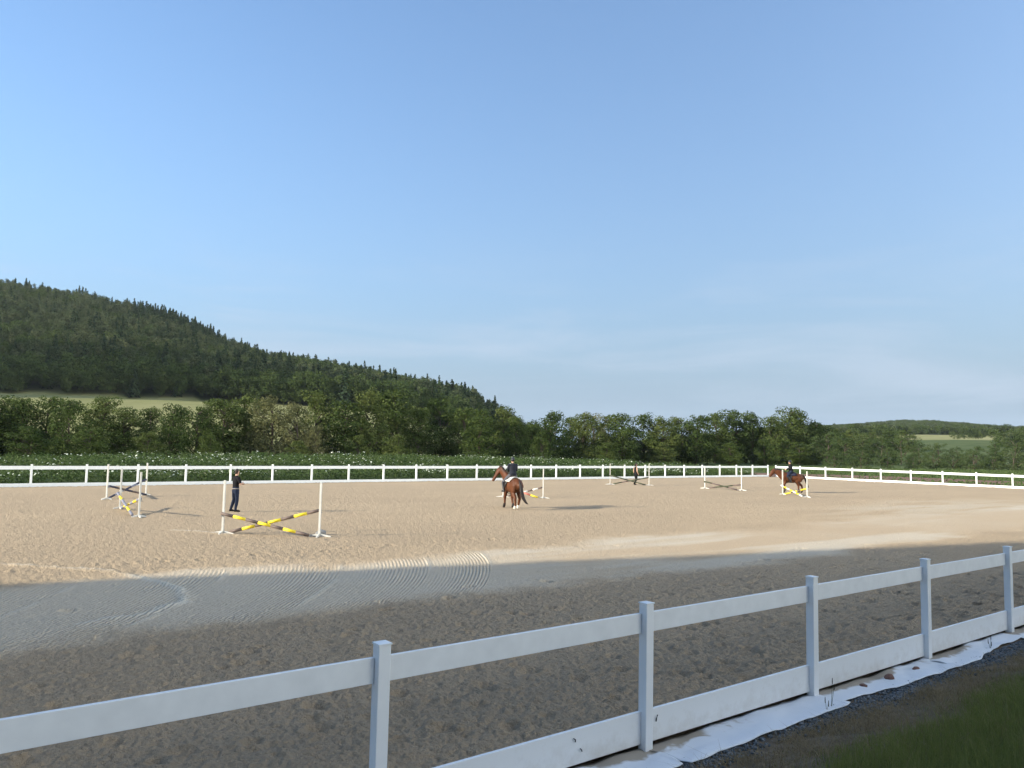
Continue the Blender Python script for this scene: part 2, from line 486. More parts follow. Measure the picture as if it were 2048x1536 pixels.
CORNER = np.array([30.2, 90.2]); RD = np.array([.645, -.764])     # far right corner, right-hand fence
S_NEAR, S_FAR = -5.90, -54.0
def build_sand():
    na, nr = 1000, 620
    az = np.radians(np.linspace(-58, 43, na))
    dx, dy = np.sin(az), np.cos(az)
    q = N[0] * dx + N[1] * dy
    r0 = S_NEAR / q
    r1 = S_FAR / q
    # right fence: points CORNER + k RD ; normal
    rn = np.array([-RD[1], RD[0]])
    qq = rn[0] * dx + rn[1] * dy
    rr = (rn @ CORNER) / np.where(np.abs(qq) < 1e-6, 1e-6, qq)
    r1 = np.where((rr > 0) & (rr < r1), rr, r1)
    k = np.linspace(0, 1, nr)[:, None]
    # spacing grows with the square of distance
    RR = 1 / ((1 - k) / r0[None] + k / r1[None])
    X, Y = RR * dx[None], RR * dy[None]
    x, y, r = X.ravel(), Y.ravel(), RR.ravel()
    t = x * T[0] + y * T[1]; s = x * N[0] + y * N[1]
    wob = (fbm(t / 3.0, s / 3.0, 5, 3, .62) - .5) * 3.2
    band = sstep(-19.2, -17.4, s + wob) * (1 - sstep(-13.6, -12.2, s + wob * .7))
    ds = np.clip(s + 18, -1.5, 6.5)
    comb = t + .4 * ds + .06 * ds * ds
    ends = [-9, -6, -3.2, .2, 2.6, 5.6, 8.4, 10.8, 12.6]
    groove = np.zeros_like(t); edge = np.zeros_like(t)
    for a, b in zip(ends[:-1], ends[1:]):
        inside = (comb > a) & (comb <= b)
        groove = np.where(inside, .25 + .75 * sstep(a, b - .35, comb), groove)
        edge = np.maximum(edge, np.exp(-((comb - b) / .07) ** 2) * .6)
    lim = sstep(-18.5, -17.4, s + wob * .5) * (1 - sstep(-13.6, -12.4, s + wob * .5))
    groove = groove * lim * (.5 + .5 * sstep(.35, .6, fbm(t / 1.6, s / 1.6, 3, 12)))
    edge *= lim * sstep(.35, .6, fbm(t / 1.1, s / 1.1, 2, 13))
    # dry streaks further right, where the track is in the sun
    streak = sstep(.44, .66, fbm(t / 9., s / 1.7, 4, 21))
    dry = .34 * band * (1 - sstep(9, 15, t)) + band * sstep(9, 15, t) * (.12 + .30 * streak)
    patch = np.exp(-(((t - 47) / 13) ** 2 + ((s + 20.5) / 3.2) ** 2)) * (.2 + .8 * sstep(.38, .6, fbm(t / 6., s / .9, 4, 23)))
    dry += .38 * patch
    # ridge left by the drag harrow, curving in from the left
    line = [(-13.6, 18.6), (-11.2, 18.2), (-9.0, 17.6), (-7.5, 16.6), (-6.5, 15.6), (-6.0, 14.6), (-6.2, 13.6), (-6.9, 12.7)]
    dl = seg_dist(x + (fbm(x * 3, y * 3, 2, 31) - .5) * .25, y + (fbm(x * 3, y * 3, 2, 32) - .5) * .25, line)
    ridge = np.exp(-(dl / .11) ** 2) * (.45 + .55 * sstep(.3, .6, fbm(x * 1.5, y * 1.5, 2, 33)))
    line2 = [(-12.4, 26.2), (-10.6, 25.6), (-9.4, 25.0), (-8.2, 24.6)]
    dl2 = seg_dist(x + (fbm(x * 3, y * 3, 2, 31) - .5) * .3, y, line2)
    ridge2 = np.exp(-(dl2 / .10) ** 2) * sstep(.35, .6, fbm(x * 1.5, y * 1.5, 2, 35))
    dry += .45 * ridge + .5 * ridge2 + .28 * edge
    # base dryness
    dry += .36 + .16 * (fbm(t / 7, s / 3, 4, 41) - .5) - .10 * (1 - sstep(-13.5, -12, s)) * 0
    # heights
    rough = 1 - .6 * band
    c1 = fbm(x * 9, y * 9, 3, 51); c2 = np.abs(fbm(x * 4.2, y * 4.2, 3, 52) - .5) * 2
    far = 1 - .35 * sstep(9, 30, r)
    c1 = .55 * c1 + .45 * fbm(x * 19, y * 19, 2, 57)
    b1 = np.abs(2 * vnoise(x * 11 + c1 * 1.5, y * 11, 58) - 1); b2 = np.abs(2 * vnoise(x * 23, y * 23 + c1, 59) - 1)
    z = (c1 - .5) * .075 * rough * far + (b1 - .5) * .022 * rough * far + (b2 - .5) * .018 * rough * far + (.3 - c2) * .022 * rough * far + (fbm(x * .8, y * .8, 3, 53) - .5) * .04
    z += (vnoise(t / 2.5, s / .33, 54) - .5) * .022 * rough          # faint harrow rows along the track
    z += .045 * ridge + .03 * ridge2 + .03 * edge
    # hoof prints
    near = np.where(r < 34)[0]
    xn, yn = x[near], y[near]; dz = np.zeros(len(near))
    pr = np.random.default_rng(3)
    prints = []
    for i in range(330):
        tt = pr.uniform(-8, 26); ss = S_NEAR - .5 - abs(pr.normal(0, 3.2))
        prints.append((tt, ss))
    for lane, n in ((-8.0, 46), (-9.4, 40), (-11.2, 40), (-20.4, 30)):
        p = pr.uniform(-6, -4)
        for i in range(n):
            p += pr.uniform(.45, .9); prints.append((p, lane + pr.normal(0, .16)))
    for tt, ss in prints:
        cx, cy = tt * T[0] + ss * N[0], tt * T[1] + ss * N[1]
        ix = np.where((np.abs(xn - cx) < .35) & (np.abs(yn - cy) < .35))[0]
        if len(ix) == 0: continue
        sz = pr.uniform(.075, .12); d = np.hypot(xn[ix] - cx, (yn[ix] - cy)) / sz
        dz[ix] += pr.uniform(.5, 1) * (-.065 * np.exp(-(d / 1.0) ** 4) + .020 * np.exp(-((d - 1.55) / .45) ** 2))
    z[near] += dz
    # meet the boards flat
    V = np.stack([x, y, z], -1)
    i, j = np.meshgrid(np.arange(nr - 1), np.arange(na - 1), indexing='ij')
    F = np.stack([i * na + j, i * na + j + 1, (i + 1) * na + j + 1, (i + 1) * na + j], -1).reshape(-1, 4)[:, ::-1]
    me = mesh_np('arena_sand', V, F, True)
    attr(me, 'dry', dry); attr(me, 'groove', groove); attr(me, 'comb', comb); attr(me, 'rough', rough)
    tag(obj('arena_sand', me, M['sand']), kind='structure')
build_sand()
# the rest of the arena floor, out to its left-hand end, just below the loose top layer
mb = MB()
def ts(t, s, z): return (t * T[0] + s * N[0], t * T[1] + s * N[1], z)
mb.add([ts(-9, S_NEAR, -.1), ts(-9, S_FAR, -.1), ts(77, S_FAR, -.1), ts(79, S_NEAR, -.1)], [(0, 3, 2, 1)])
tag(mb.build('arena_base', mat('packed_sand', (.30, .25, .20), .95, .1, noise=(4, .2))), kind='structure')

# ------------------------------------------------------------------ fences
def mud_board():
    m = mat('white_pvc_muddy', (.76, .76, .75), .45, .35)
    nt = m.node_tree; L = nt.links; bs = nt.nodes['Principled BSDF']
    t = nt.nodes.new('ShaderNodeTexCoord'); sp = nt.nodes.new('ShaderNodeSeparateXYZ'); L.new(t.outputs['Object'], sp.inputs[0])
    oi = nt.nodes.new('ShaderNodeObjectInfo'); ad = nt.nodes.new('ShaderNodeVectorMath'); ad.operation = 'ADD'
    L.new(t.outputs['Object'], ad.inputs[0]); L.new(oi.outputs['Location'], ad.inputs[1])
    n = nt.nodes.new('ShaderNodeTexNoise'); n.inputs['Scale'].default_value = 7; n.inputs['Detail'].default_value = 9; n.inputs['Roughness'].default_value = .65
    L.new(ad.outputs[0], n.inputs['Vector'])
    h = nt.nodes.new('ShaderNodeMapRange'); h.inputs['From Min'].default_value = .15; h.inputs['From Max'].default_value = .42; h.inputs['To Min'].default_value = .30; h.inputs['To Max'].default_value = 0
    L.new(sp.outputs[2], h.inputs['Value'])
    a = nt.nodes.new('ShaderNodeMath'); L.new(n.outputs['Fac'], a.inputs[0]); L.new(h.outputs[0], a.inputs[1])
    r = nt.nodes.new('ShaderNodeMapRange'); r.inputs['From Min'].default_value = .58; r.inputs['From Max'].default_value = .92; r.inputs['To Max'].default_value = .3; L.new(a.outputs[0], r.inputs['Value'])
    x = nt.nodes.new('ShaderNodeMixRGB'); x.inputs[1].default_value = (.76, .76, .75, 1); x.inputs[2].default_value = (.40, .34, .26, 1)
    L.new(r.outputs[0], x.inputs[0]); L.new(x.outputs[0], bs.inputs['Base Color'])
    return m
M['mud'] = mud_board()
def fence(name, label, start, d, spacing, count, detail=False, inner=1):
    """posts from start along d; inner = side (+1 left of d) on which boards are fixed"""
    rz = math.atan2(d[1], d[0])
    root = empty(name, (start[0], start[1], -.3), rz)
    tag(root, label, 'fence', 'white fences round the riding arena')
    pw = .112
    pb = MB(); pb.box((0, 0, .82), (pw, pw, 1.62)); pm = pb.mesh('post'); pm.materials.append(M['pvc'])
    cb = MB()
    h = pw / 2 + .006
    cb.add([(-h, -h, 1.63), (h, -h, 1.63), (h, h, 1.63), (-h, h, 1.63), (-h, -h, 1.642), (h, -h, 1.642), (h, h, 1.642), (-h, h, 1.642), (0, 0, 1.652)],
           [(3, 2, 1, 0), (0, 1, 5, 4), (1, 2, 6, 5), (2, 3, 7, 6), (3, 0, 4, 7), (4, 5, 8), (5, 6, 8), (6, 7, 8), (7, 4, 8)])
    cm = cb.mesh('post_cap'); cm.materials.append(M['pvc'])
    L = spacing - pw
    def board(n, z0, z1):
        b = MB(); b.box((L / 2, 0, (z0 + z1) / 2), (L - .004, .038, z1 - z0))
        me = b.mesh(n); me.materials.append(M['mud' if n == 'bottom_board' else 'pvc_dirty']); return me
    tm, bm_ = board('top_board', 1.31, 1.52), board('bottom_board', .15, .49)
    off = .030 * inner
    posts = []
    fr = random.Random(len(name) + count)
    for i in range(count):
        x = i * spacing
        p = obj('post', pm, None, root, (x, 0, fr.uniform(-.006, .006)))
        p.rotation_euler = (fr.uniform(-.004, .004), fr.uniform(-.004, .004), 0)
        bevel(p, .006, 2) if detail else None
        if detail: obj('post_cap', cm, None, p)
        posts.append(p)
        if i < count - 1:
            for me_ in (tm, bm_):
                b = obj(me_.name.split('.')[0], me_, None, root, (x + pw / 2 + .002, off, fr.uniform(-.004, .004)))
                b.rotation_euler = (0, fr.uniform(-.0012, .0012), 0)
                if detail: bevel(b, .004, 2)
    return root

near_start = np.array([1.5, 8.5]) - T * 3.19 * 5
near_fence = fence('arena_fence', 'white plastic two-board fence standing on white fabric beside the grass bank', near_start, T, 3.19, 13, True, 1)
far_d = np.array([58.58, 43.71]) / np.hypot(58.58, 43.71)
far_fence = fence('arena_fence', 'long white two-board fence in front of the white-flowering herbs', np.array([-28.61, 46.34]) - far_d * 2.924 * 4, far_d, 2.924, 30, False, -1)
right_fence = fence('arena_fence', 'sunlit white two-board fence before the bare earth and willow bushes', np.array([30.75, 89.6]), RD, 3.0, 13, False, -1)

# dark scuff marks on the near fence's bottom board
def scuff(t0, z0, pts, w):
    b = MB(); b.tube([(t0 + p[0], -.002, z0 + p[1]) for p in pts], w, 6)
    o = b.build('scuff_mark', M['black'], near_fence)
    return o
scuff(14.93, .395, [(-.01, .025), (.012, .012), (.012, -.012)], .006)
scuff(15.02, .285, [(-.012, .02), (.004, .01), (.014, -.012)], .005)
scuff(16.12, .385, [(.018, .035), (0, 0), (-.006, -.03)], .007)

def gz(x, y): return float(terrain_z(np.array([x]), np.array([y]))[0])

# ------------------------------------------------------------------ fabric, gravel, stones, grass along the near fence
def to_xy(t, o):
    """t metres along the near fence from P0, o metres out from it"""
    return P0[0] + t * T[0] + o * N[0], P0[1] + t * T[1] + o * N[1]

def fabric_material():
    m = bpy.data.materials.new('white_fabric'); m.use_nodes = True
    nt = m.node_tree; L = nt.links; bs = nt.nodes['Principled BSDF']
    bs.inputs['Roughness'].default_value = .8; bs.inputs['Specular IOR Level'].default_value = .15
    at_ = nt.nodes.new('ShaderNodeAttribute'); at_.attribute_name = 'sandy'
    t = nt.nodes.new('ShaderNodeTexCoord')
    n = nt.nodes.new('ShaderNodeTexNoise'); n.inputs['Scale'].default_value = 5; n.inputs['Detail'].default_value = 8; n.inputs['Distortion'].default_value = .8
    L.new(t.outputs['Object'], n.inputs['Vector'])
    a = nt.nodes.new('ShaderNodeMath'); a.operation = 'ADD'; L.new(at_.outputs['Fac'], a.inputs[0]); L.new(n.outputs['Fac'], a.inputs[1])
    r = nt.nodes.new('ShaderNodeMapRange'); r.inputs['From Min'].default_value = .70; r.inputs['From Max'].default_value = 1.0; r.interpolation_type = 'SMOOTHSTEP'
    L.new(a.outputs[0], r.inputs['Value'])
    x = nt.nodes.new('ShaderNodeMixRGB'); L.new(r.outputs[0], x.inputs[0])
    x.inputs[1].default_value = (.66, .67, .68, 1); x.inputs[2].default_value = (.33, .28, .22, 1)
    L.new(x.outputs[0], bs.inputs['Base Color'])
    return m
M['fabric'] = fabric_material()

def fabric_sheet(t0, t1, w0, w1, label, seed):
    nu, nv = 90, 14
    pr = np.random.default_rng(seed)
    u = np.linspace(t0, t1, nu); v = np.linspace(-.16, 1, nv)
    U, Vv = np.meshgrid(u, v, indexing='ij')
    width = np.interp(U, [t0, t1], [w0, w1]) + (fbm(U * 1.3, U * 0 + seed, 3, seed) - .5) * .16
    O = np.where(Vv < 0, Vv * .6, Vv * width)
    skew = np.clip(O, 0, 1) * pr.uniform(-.25, .25)
    X, Y = to_xy(U + skew, O)
    Z = terrain_z(X.ravel(), Y.ravel()).reshape(X.shape)
    Z = Z + .016 + .04 * fbm(U * 2.5, O * 5, 3, seed + 5) + .03 * np.abs(np.sin(U * 3.1 + O * 6 + seed)) * fbm(U * 2, O * 2, 2, seed + 8)
    Z = Z + np.clip(.05 - np.abs(U - t1), 0, .05) * .25
    V = np.stack([X, Y, Z], -1).reshape(-1, 3)
    i, j = np.meshgrid(np.arange(nu - 1), np.arange(nv - 1), indexing='ij')
    F = np.stack([i * nv + j, (i + 1) * nv + j, (i + 1) * nv + j + 1, i * nv + j + 1], -1).reshape(-1, 4)[:, ::-1]
    me = mesh_np('ground_fabric', V, F, True)
    sandy = (.62 - 1.5 * O / width).ravel() * sstep(.3, .7, fbm(U * .7, U * 0, 2, seed + 3)).ravel() * 1.15 + .05
    attr(me, 'sandy', sandy)
    o = obj('ground_fabric', me, M['fabric'])
    so = o.modifiers.new('thickness', 'SOLIDIFY'); so.thickness = .006
    tag(o, label, 'fabric', 'white fabric strips laid along the near fence')
    return o
FB = 'white fabric strip along the fence foot, '
fabric_sheet(-6.5, -2.9, .46, .44, FB + 'clean and outside the grass bank', 11)
fabric_sheet(-3.0, .12, .46, .48, FB + 'ending under a fence post, plain and dusty', 12)
fabric_sheet(.06, 3.25, .52, .40, FB + 'half covered with spilled brown sand', 17)
fabric_sheet(3.2, 6.35, .38, .46, FB + 'with three reddish stones lying on it', 14)
fabric_sheet(6.3, 9.35, .48, .26, FB + 'narrowing towards a corner fold, with no stones', 15)
fabric_sheet(9.3, 14, .62, .36, FB + 'folded wide over the gravel', 16)

def stone(name, c, s, m, seed, label, group):
    pr = np.random.default_rng(seed)
    bm = bmesh.new(); bmesh.ops.create_icosphere(bm, subdivisions=2, radius=1)
    for v in bm.verts:
        k = 1 + pr.normal(0, .10); v.co = Vector((v.co.x * s[0] * k, v.co.y * s[1] * k, v.co.z * s[2] * k))
    me = bpy.data.meshes.new(name); bm.to_mesh(me); bm.free()
    for p in me.polygons: p.use_smooth = True
    o = obj(name, me, m, None, c, (0, 0, pr.uniform(0, 3)))
    tag(o, label, 'stone', group)
for t_, o_, s_, lb in ((4.72 - .55, .16, (.055, .035, .026), 'flat dark reddish stone on white fabric, smallest of the three'),
                       (5.25 - .45, .20, (.07, .062, .048), 'rounded brownish red stone on white fabric between two smaller ones'),
                       (5.85 - .25, .19, (.07, .04, .035), 'long dark red stone on white fabric near a fabric edge')):
    x, y = to_xy(t_, o_)
    stone('stone', (x, y, gz(x, y) + .035 + s_[2] * .7), s_, M['red_stone'], int(t_ * 10), lb, 'stones on the white fabric')

def scatter_poly(n, seed, t0=-5, t1=16, o0=.3, o1=.7):
    pr = np.random.default_rng(seed)
    return pr.uniform(t0, t1, n), pr.uniform(o0, o1, n), pr

def gravel():
    t, o, pr = scatter_poly(23000, 5, -4, 15, .2, 1.2)
    lim = .36 + (fbm(t * 1.1, t * 0, 3, 77) - .5) * .10
    lim2 = .66 + (fbm(t * 1.3, t * 0 + 9, 3, 78) - .5) * .28
    keep = (o > lim - .03) & (o < lim2 + pr.normal(0, .10, len(t)))
    t, o = t[keep], o[keep]; n = len(t)
    x, y = to_xy(t, o); z = terrain_z(x, y)
    bm = bmesh.new(); bmesh.ops.create_icosphere(bm, subdivisions=1, radius=1)
    bv = np.array([v.co[:] for v in bm.verts]); bf = np.array([[v.index for v in f.verts] for f in bm.faces]); bm.free()
    s = pr.uniform(.008, .021, n)[:, None] * pr.uniform(.6, 1.3, (n, 3))
    a = pr.uniform(0, 6.28, n); ca, sa = np.cos(a), np.sin(a)
    jit = 1 + pr.normal(0, .16, (n, len(bv), 1))
    vv = bv[None] * jit * s[:, None, :]
    vx = vv[..., 0] * ca[:, None] - vv[..., 1] * sa[:, None]; vy = vv[..., 0] * sa[:, None] + vv[..., 1] * ca[:, None]
    V = np.stack([vx + x[:, None], vy + y[:, None], vv[..., 2] + (z + pr.uniform(.002, .022, n))[:, None]], -1).reshape(-1, 3)
    F = (bf[None] + (np.arange(n) * len(bv))[:, None, None]).reshape(-1, 3)
    me = mesh_np('gravel', V, F)
    attr(me, 'tint', np.repeat(pr.uniform(0, 1, n), len(bv)))
    tag(obj('gravel', me, M['gravel']), 'strip of blue-grey crushed gravel beside the white fabric', 'gravel', kind='stuff')
gravel()

def blades(name, t, o, hgt, wid, m, pr, label, cat, lean=.45, segs=3):
    n = len(t); x, y = to_xy(t, o); z = terrain_z(x, y) - .01
    a = pr.uniform(0, 6.28, n); ln = np.abs(pr.normal(0, lean, n)) * hgt
    dx, dy = np.cos(a), np.sin(a)
    b = pr.uniform(0, 6.28, n); wx, wy = np.cos(b), np.sin(b)
    rows = []
    for i in range(segs):
        k = i / (segs - 1)
        cx = x + dx * ln * k ** 1.8; cy = y + dy * ln * k ** 1.8; cz = z + hgt * k * (1 - .18 * k * np.clip(ln / hgt, 0, 1))
        w = wid * (1 - .85 * k) / 2
        rows.append(np.stack([cx - wx * w, cy - wy * w, cz], -1)); rows.append(np.stack([cx + wx * w, cy + wy * w, cz], -1))
    V = np.stack(rows, 1).reshape(-1, 3); nv = 2 * segs
    F = []
    for i in range(segs - 1):
        q = np.array([2 * i, 2 * i + 1, 2 * i + 3, 2 * i + 2]); F.append(q[None] + (np.arange(n) * nv)[:, None])
    me = mesh_np(name, V, np.concatenate(F))
    attr(me, 'tint', np.repeat(np.clip(pr.normal(.5, .22, n), 0, 1), nv))
    return tag(obj(name, me, m), label, cat, kind='stuff')

pr = np.random.default_rng(21)
n = 150000
t = pr.uniform(-3, 15, n); o = .62 + pr.uniform(0, 1, n) ** .8 * 3.9
dens = sstep(1.0, 2.5, o + (fbm(t * 1.3, o * 1.3, 4, 61, .6) - .5) * 3.4) * .97 + .05
keep = pr.uniform(0, 1, n) < dens
t, o = t[keep], o[keep]
h = (.04 + .14 * sstep(.9, 2.4, o)) * pr.uniform(.5, 1.35, len(t))
blades('grass', t, o, h, pr.uniform(.004, .008, len(t)), M['grass'], pr, 'uncut dark green grass covering the spectators\' bank', 'grass')
n = 85000
t = pr.uniform(-3, 15, n); o = .62 + np.abs(pr.normal(0, 1.25, n))
keep = pr.uniform(0, 1, n) < .25 + .75 * sstep(.4, .62, fbm(t * 1.7, o * 1.7, 3, 66))
t, o = t[keep], o[keep]
blades('dry_straw', t, o, pr.uniform(.02, .13, len(t)), pr.uniform(.004, .008, len(t)), M['straw'], pr, 'dead straw and dry stalks on the bare soil edge', 'straw', lean=1.6)
# grass seed heads
n = 900
t = pr.uniform(-3, 15, n); o = 1.3 + pr.uniform(0, 1, n) * 3
blades('seed_stalk', t, o, pr.uniform(.25, .45, n), pr.uniform(.003, .005, n), M['straw'], pr, 'pale grass stalks rising from the green bank', 'grass', lean=.5)

# narrow dark flowering weeds at the fabric edge
def weed(t_, o_, stems, label):
    x, y = to_xy(t_, o_)
    root = tag(empty('plantain_weed', (x, y, gz(x, y))), label, 'weed', 'weeds growing at the fabric edge')
    wm = M['weed']; hm = M['weed_head']
    for (dx_, dy_, h_) in stems:
        b = MB(); b.tube([(0, 0, -.01), (dx_ * .5, dy_ * .5, h_ * .5), (dx_, dy_, h_)], [.003, .0025, .002], 5); s_ = b.build('stem', wm, root)
        b = MB(); b.loft([((dx_, dy_, h_ - .05), .004, .004), ((dx_, dy_, h_ - .02), .0055, .0055), ((dx_ * 1.02, dy_ * 1.02, h_ + .02), .003, .003)], n=6); b.build('flower_spike', hm, s_)
    for k in range(7):
        a = k * .9 + t_; b = MB()
        L_ = .09; b.add([(0, 0, 0), (math.cos(a) * L_ * .5 - math.sin(a) * .012, math.sin(a) * L_ * .5 + math.cos(a) * .012, .035), (math.cos(a) * L_, math.sin(a) * L_, .03), (math.cos(a) * L_ * .5 + math.sin(a) * .012, math.sin(a) * L_ * .5 - math.cos(a) * .012, .035)], [(0, 1, 2, 3)])
        b.build('leaf', wm, root)
M['weed'] = mat('weed_green', (.05, .07, .03), .8, .2); M['weed_head'] = mat('weed_spike', (.07, .06, .04), .9, .1)
weed(3.02, .36, [(.02, .01, .36), (.05, .03, .28)], 'tall thin weed with two dark spikes at the fabric overlap')
weed(2.85, .40, [(-.02, 0, .17), (.03, .02, .12)], 'low weed with short dark spikes at the gravel edge')
weed(8.0, .27, [(.01, .0, .22), (-.03, .01, .16), (.03, .02, .12)], 'thin weed in the gravel below the narrowing fabric strip')

# ------------------------------------------------------------------ jumps
M['std'] = mat('jump_white_paint', (.54, .52, .47), .55, .3, noise=(6, .12))
M['yellow'] = mat('pole_yellow', (.72, .55, .03), .5, .3, noise=(8, .08))
M['brown'] = mat('pole_brown', (.125, .09, .075), .6, .3, noise=(8, .15))
M['lilac'] = mat('pole_grey_blue', (.20, .20, .24), .6, .3, noise=(8, .15))
M['navy'] = mat('pole_navy', (.035, .035, .06), .6, .3, noise=(8, .15))
M['pwhite'] = mat('pole_white', (.70, .68, .62), .55, .3, noise=(8, .1))
M['red'] = mat('pole_red', (.52, .16, .12), .55, .3, noise=(8, .1))
M['olive'] = mat('pole_dark_green', (.06, .065, .035), .6, .3, noise=(8, .2))
M['grey'] = mat('dull_grey', (.20, .20, .20), .8, .2, noise=(8, .15))

std_cache = {}
def standard(pos, rz, label, group, h=1.7):
    root = tag(empty('jump_standard', (pos[0], pos[1], -.01), rz), label, 'jump stand', group)
    if 'a' not in std_cache:
        b = MB(); b.box((0, 0, .88), (.062, .062, 1.66)); std_cache['a'] = b.mesh('upright'); std_cache['a'].materials.append(M['std'])
        fm = []
        for k in range(4):
            a = k * math.pi / 2; b = MB(); ca, sa = math.cos(a), math.sin(a)
            L_ = .38 if k % 2 == 0 else .26
            def pt(r, w, z): return (r * ca - w * sa, r * sa + w * ca, z)
            b.add([pt(.03, -.024, .02), pt(L_, -.022, .0), pt(L_, .022, .0), pt(.03, .024, .02), pt(.03, -.024, .10), pt(L_, -.022, .035), pt(L_, .022, .035), pt(.03, .024, .10)],
                  [(3, 2, 1, 0), (4, 5, 6, 7), (0, 1, 5, 4), (1, 2, 6, 5), (2, 3, 7, 6), (3, 0, 4, 7)])
            me = b.mesh('foot'); me.materials.append(M['std']); fm.append(me)
        std_cache['f'] = fm
        b = MB(); b.box((0, .055, 0), (.05, .035, .10)); b.box((0, .09, -.04), (.06, .07, .02)); std_cache['c'] = b.mesh('pole_cup'); std_cache['c'].materials.append(M['grey'])
    u = obj('upright', std_cache['a'], None, root, scale=(1, 1, h / 1.7))
    for me in std_cache['f']: obj('foot', me, None, root)
    return root

def pole(p0, p1, cols, label, group, r=.05):
    p0, p1 = Vector(p0), Vector(p1); d = p1 - p0; L_ = d.length
    root = tag(empty('jump_pole', p0), label, 'pole', group)
    root.rotation_mode = 'QUATERNION'; root.rotation_quaternion = Vector((1, 0, 0)).rotation_difference(d.normalized())
    x = 0.0; nb = len(cols); w = L_ / nb
    for c in cols:
        b = MB(); b.tube([(x, 0, 0), (x + w, 0, 0)], r, 12); o = b.build('painted_band', M[c], root, True)
        for p in o.data.polygons:
            if len(p.vertices) > 4: p.use_smooth = False
        x += w
    return root

def jump(a, b, za, zb, colsA, colsB, sl, plA, plB, group, over=.12):
    """a,b: bases of the two standards. pole A rests high on a's cup and on the ground by b; pole B the other way"""
    a, b = np.array(a, float), np.array(b, float); d = (b - a) / np.linalg.norm(b - a); nrm = np.array([-d[1], d[0]])
    if nrm[1] > 0: nrm = -nrm                                   # towards the camera
    rz = math.atan2(d[1], d[0])
    sa = standard(a, rz, sl[0], group + ' stands'); sb = standard(b, rz, sl[1], group + ' stands')
    f = nrm * .11
    def P(q, off, z): return (q[0] + off[0], q[1] + off[1], z)
    if za:
        obj('pole_cup', std_cache['c'], None, sa, (0, -.01, za - .01), (0, 0, math.pi))
        pole(P(a, f - d * over + d * .1, za + .03), P(b, f * 1.6 - d * .28, .05), colsA, plA, group + ' poles')
    if zb:
        obj('pole_cup', std_cache['c'], None, sb, (0, -.01, zb - .01), (0, 0, 0))
        f2 = -nrm * .03
        pole(P(a, f2 + d * .22, .05), P(b, f2 + d * over - d * .12, zb + .03), colsB, plB, group + ' poles')

YB = ['brown', 'yellow'] * 3 + ['brown']
jump((-9.21, 25.07), (-6.03, 24.78), .62, .80, YB, YB, ('cream white stand of the brown and yellow jump, beside the standing person', 'cream white stand of the brown and yellow jump, with a grey shade lump behind'),
     'brown and yellow jump pole lying across the front of its cross', 'brown and yellow jump pole crossing behind its partner', 'brown and yellow cross jump')
jump((-16.6, 33.14), (-14.17, 29.78), .62, .66, ['lilac', 'yellow', 'lilac', 'lilac', 'yellow', 'lilac'], ['lilac', 'yellow', 'yellow', 'lilac', 'yellow', 'lilac'],
     ('white stand of the grey-blue jump, on the side of the navy jump', 'white stand of the grey-blue jump, on the side of the brown and yellow jump'), 'grey-blue and yellow pole resting low by the nearer stand', 'grey-blue and yellow pole sloping up with a double yellow band', 'grey-blue and yellow cross jump')
jump((-19.66, 37.9), (-19.3, 41.2), .62, .80, ['navy', 'brown', 'navy', 'brown', 'navy'], ['navy', 'lilac', 'pwhite', 'navy', 'lilac', 'navy', 'navy'],
     ('white stand of the navy jump, standing farther from the far fence', 'white stand of the navy jump, standing closer to the far fence'), 'plain dark brown and navy jump pole', 'navy jump pole with a white band', 'navy cross jump')
jump((-.40, 45.25), (1.92, 44.89), .62, .60, ['yellow', 'red', 'yellow', 'red', 'yellow'], ['brown', 'pwhite', 'brown', 'pwhite', 'brown', 'pwhite', 'brown'],
     ('white stand of the red-poled jump, hidden behind the bay horse', 'white stand of the red-poled jump, clear of the bay horse\'s tail'), 'red and yellow jump pole behind the bay horse', 'brown and white jump pole behind the bay horse', 'red and yellow cross jump')
jump((8.13, 63.07), (11.23, 62.68), .72, .62, ['olive'] * 4, ['olive', 'brown', 'olive', 'olive'],
     ('white stand of the dark green jump, on the side of the red-poled jump', 'white stand of the dark green jump, on the side of the low olive jump'), 'dark green jump pole in front of the walking woman', 'dark green jump pole behind the walking woman', 'dark green cross jump')
jump((14.99, 59.65), (17.25, 57.77), .52, .40, ['olive', 'brown', 'olive', 'brown'], ['brown', 'olive', 'olive', 'brown'],
     ('white stand of the low olive jump, on the side of the dark green jump', 'white stand of the low olive jump, on the side of the pale yellow jump'), 'dark olive and brown pole of the low jump, upper one', 'dark olive and brown pole of the low jump, lower one', 'low olive cross jump')
jump((18.84, 53.57), (19.48, 50.82), .60, .55, ['pwhite', 'yellow', 'pwhite', 'yellow', 'pwhite', 'yellow', 'pwhite'], ['yellow', 'yellow', 'brown', 'yellow', 'brown', 'yellow', 'yellow'],
     ('grey-white stand of the pale yellow jump, by the second horse\'s forelegs', 'grey-white stand of the pale yellow jump, by the second horse\'s tail'), 'pale yellow and white pole before the second horse', 'yellow pole with two dark bands before the second horse', 'pale yellow cross jump')
# grey lump standing in for a smear of shade behind the first jump's stand
b = MB(); b.loft([((-6.20, 25.2, .03), .07, .07), ((-6.10, 25.22, .08), .09, .11), ((-5.98, 25.24, .06), .07, .09)], lat=(0, 1, 0), n=14)
tag(b.build('shade_lump', M['grey'], smooth=True), 'rounded grey rubber block behind the brown and yellow jump\'s stand', 'block')

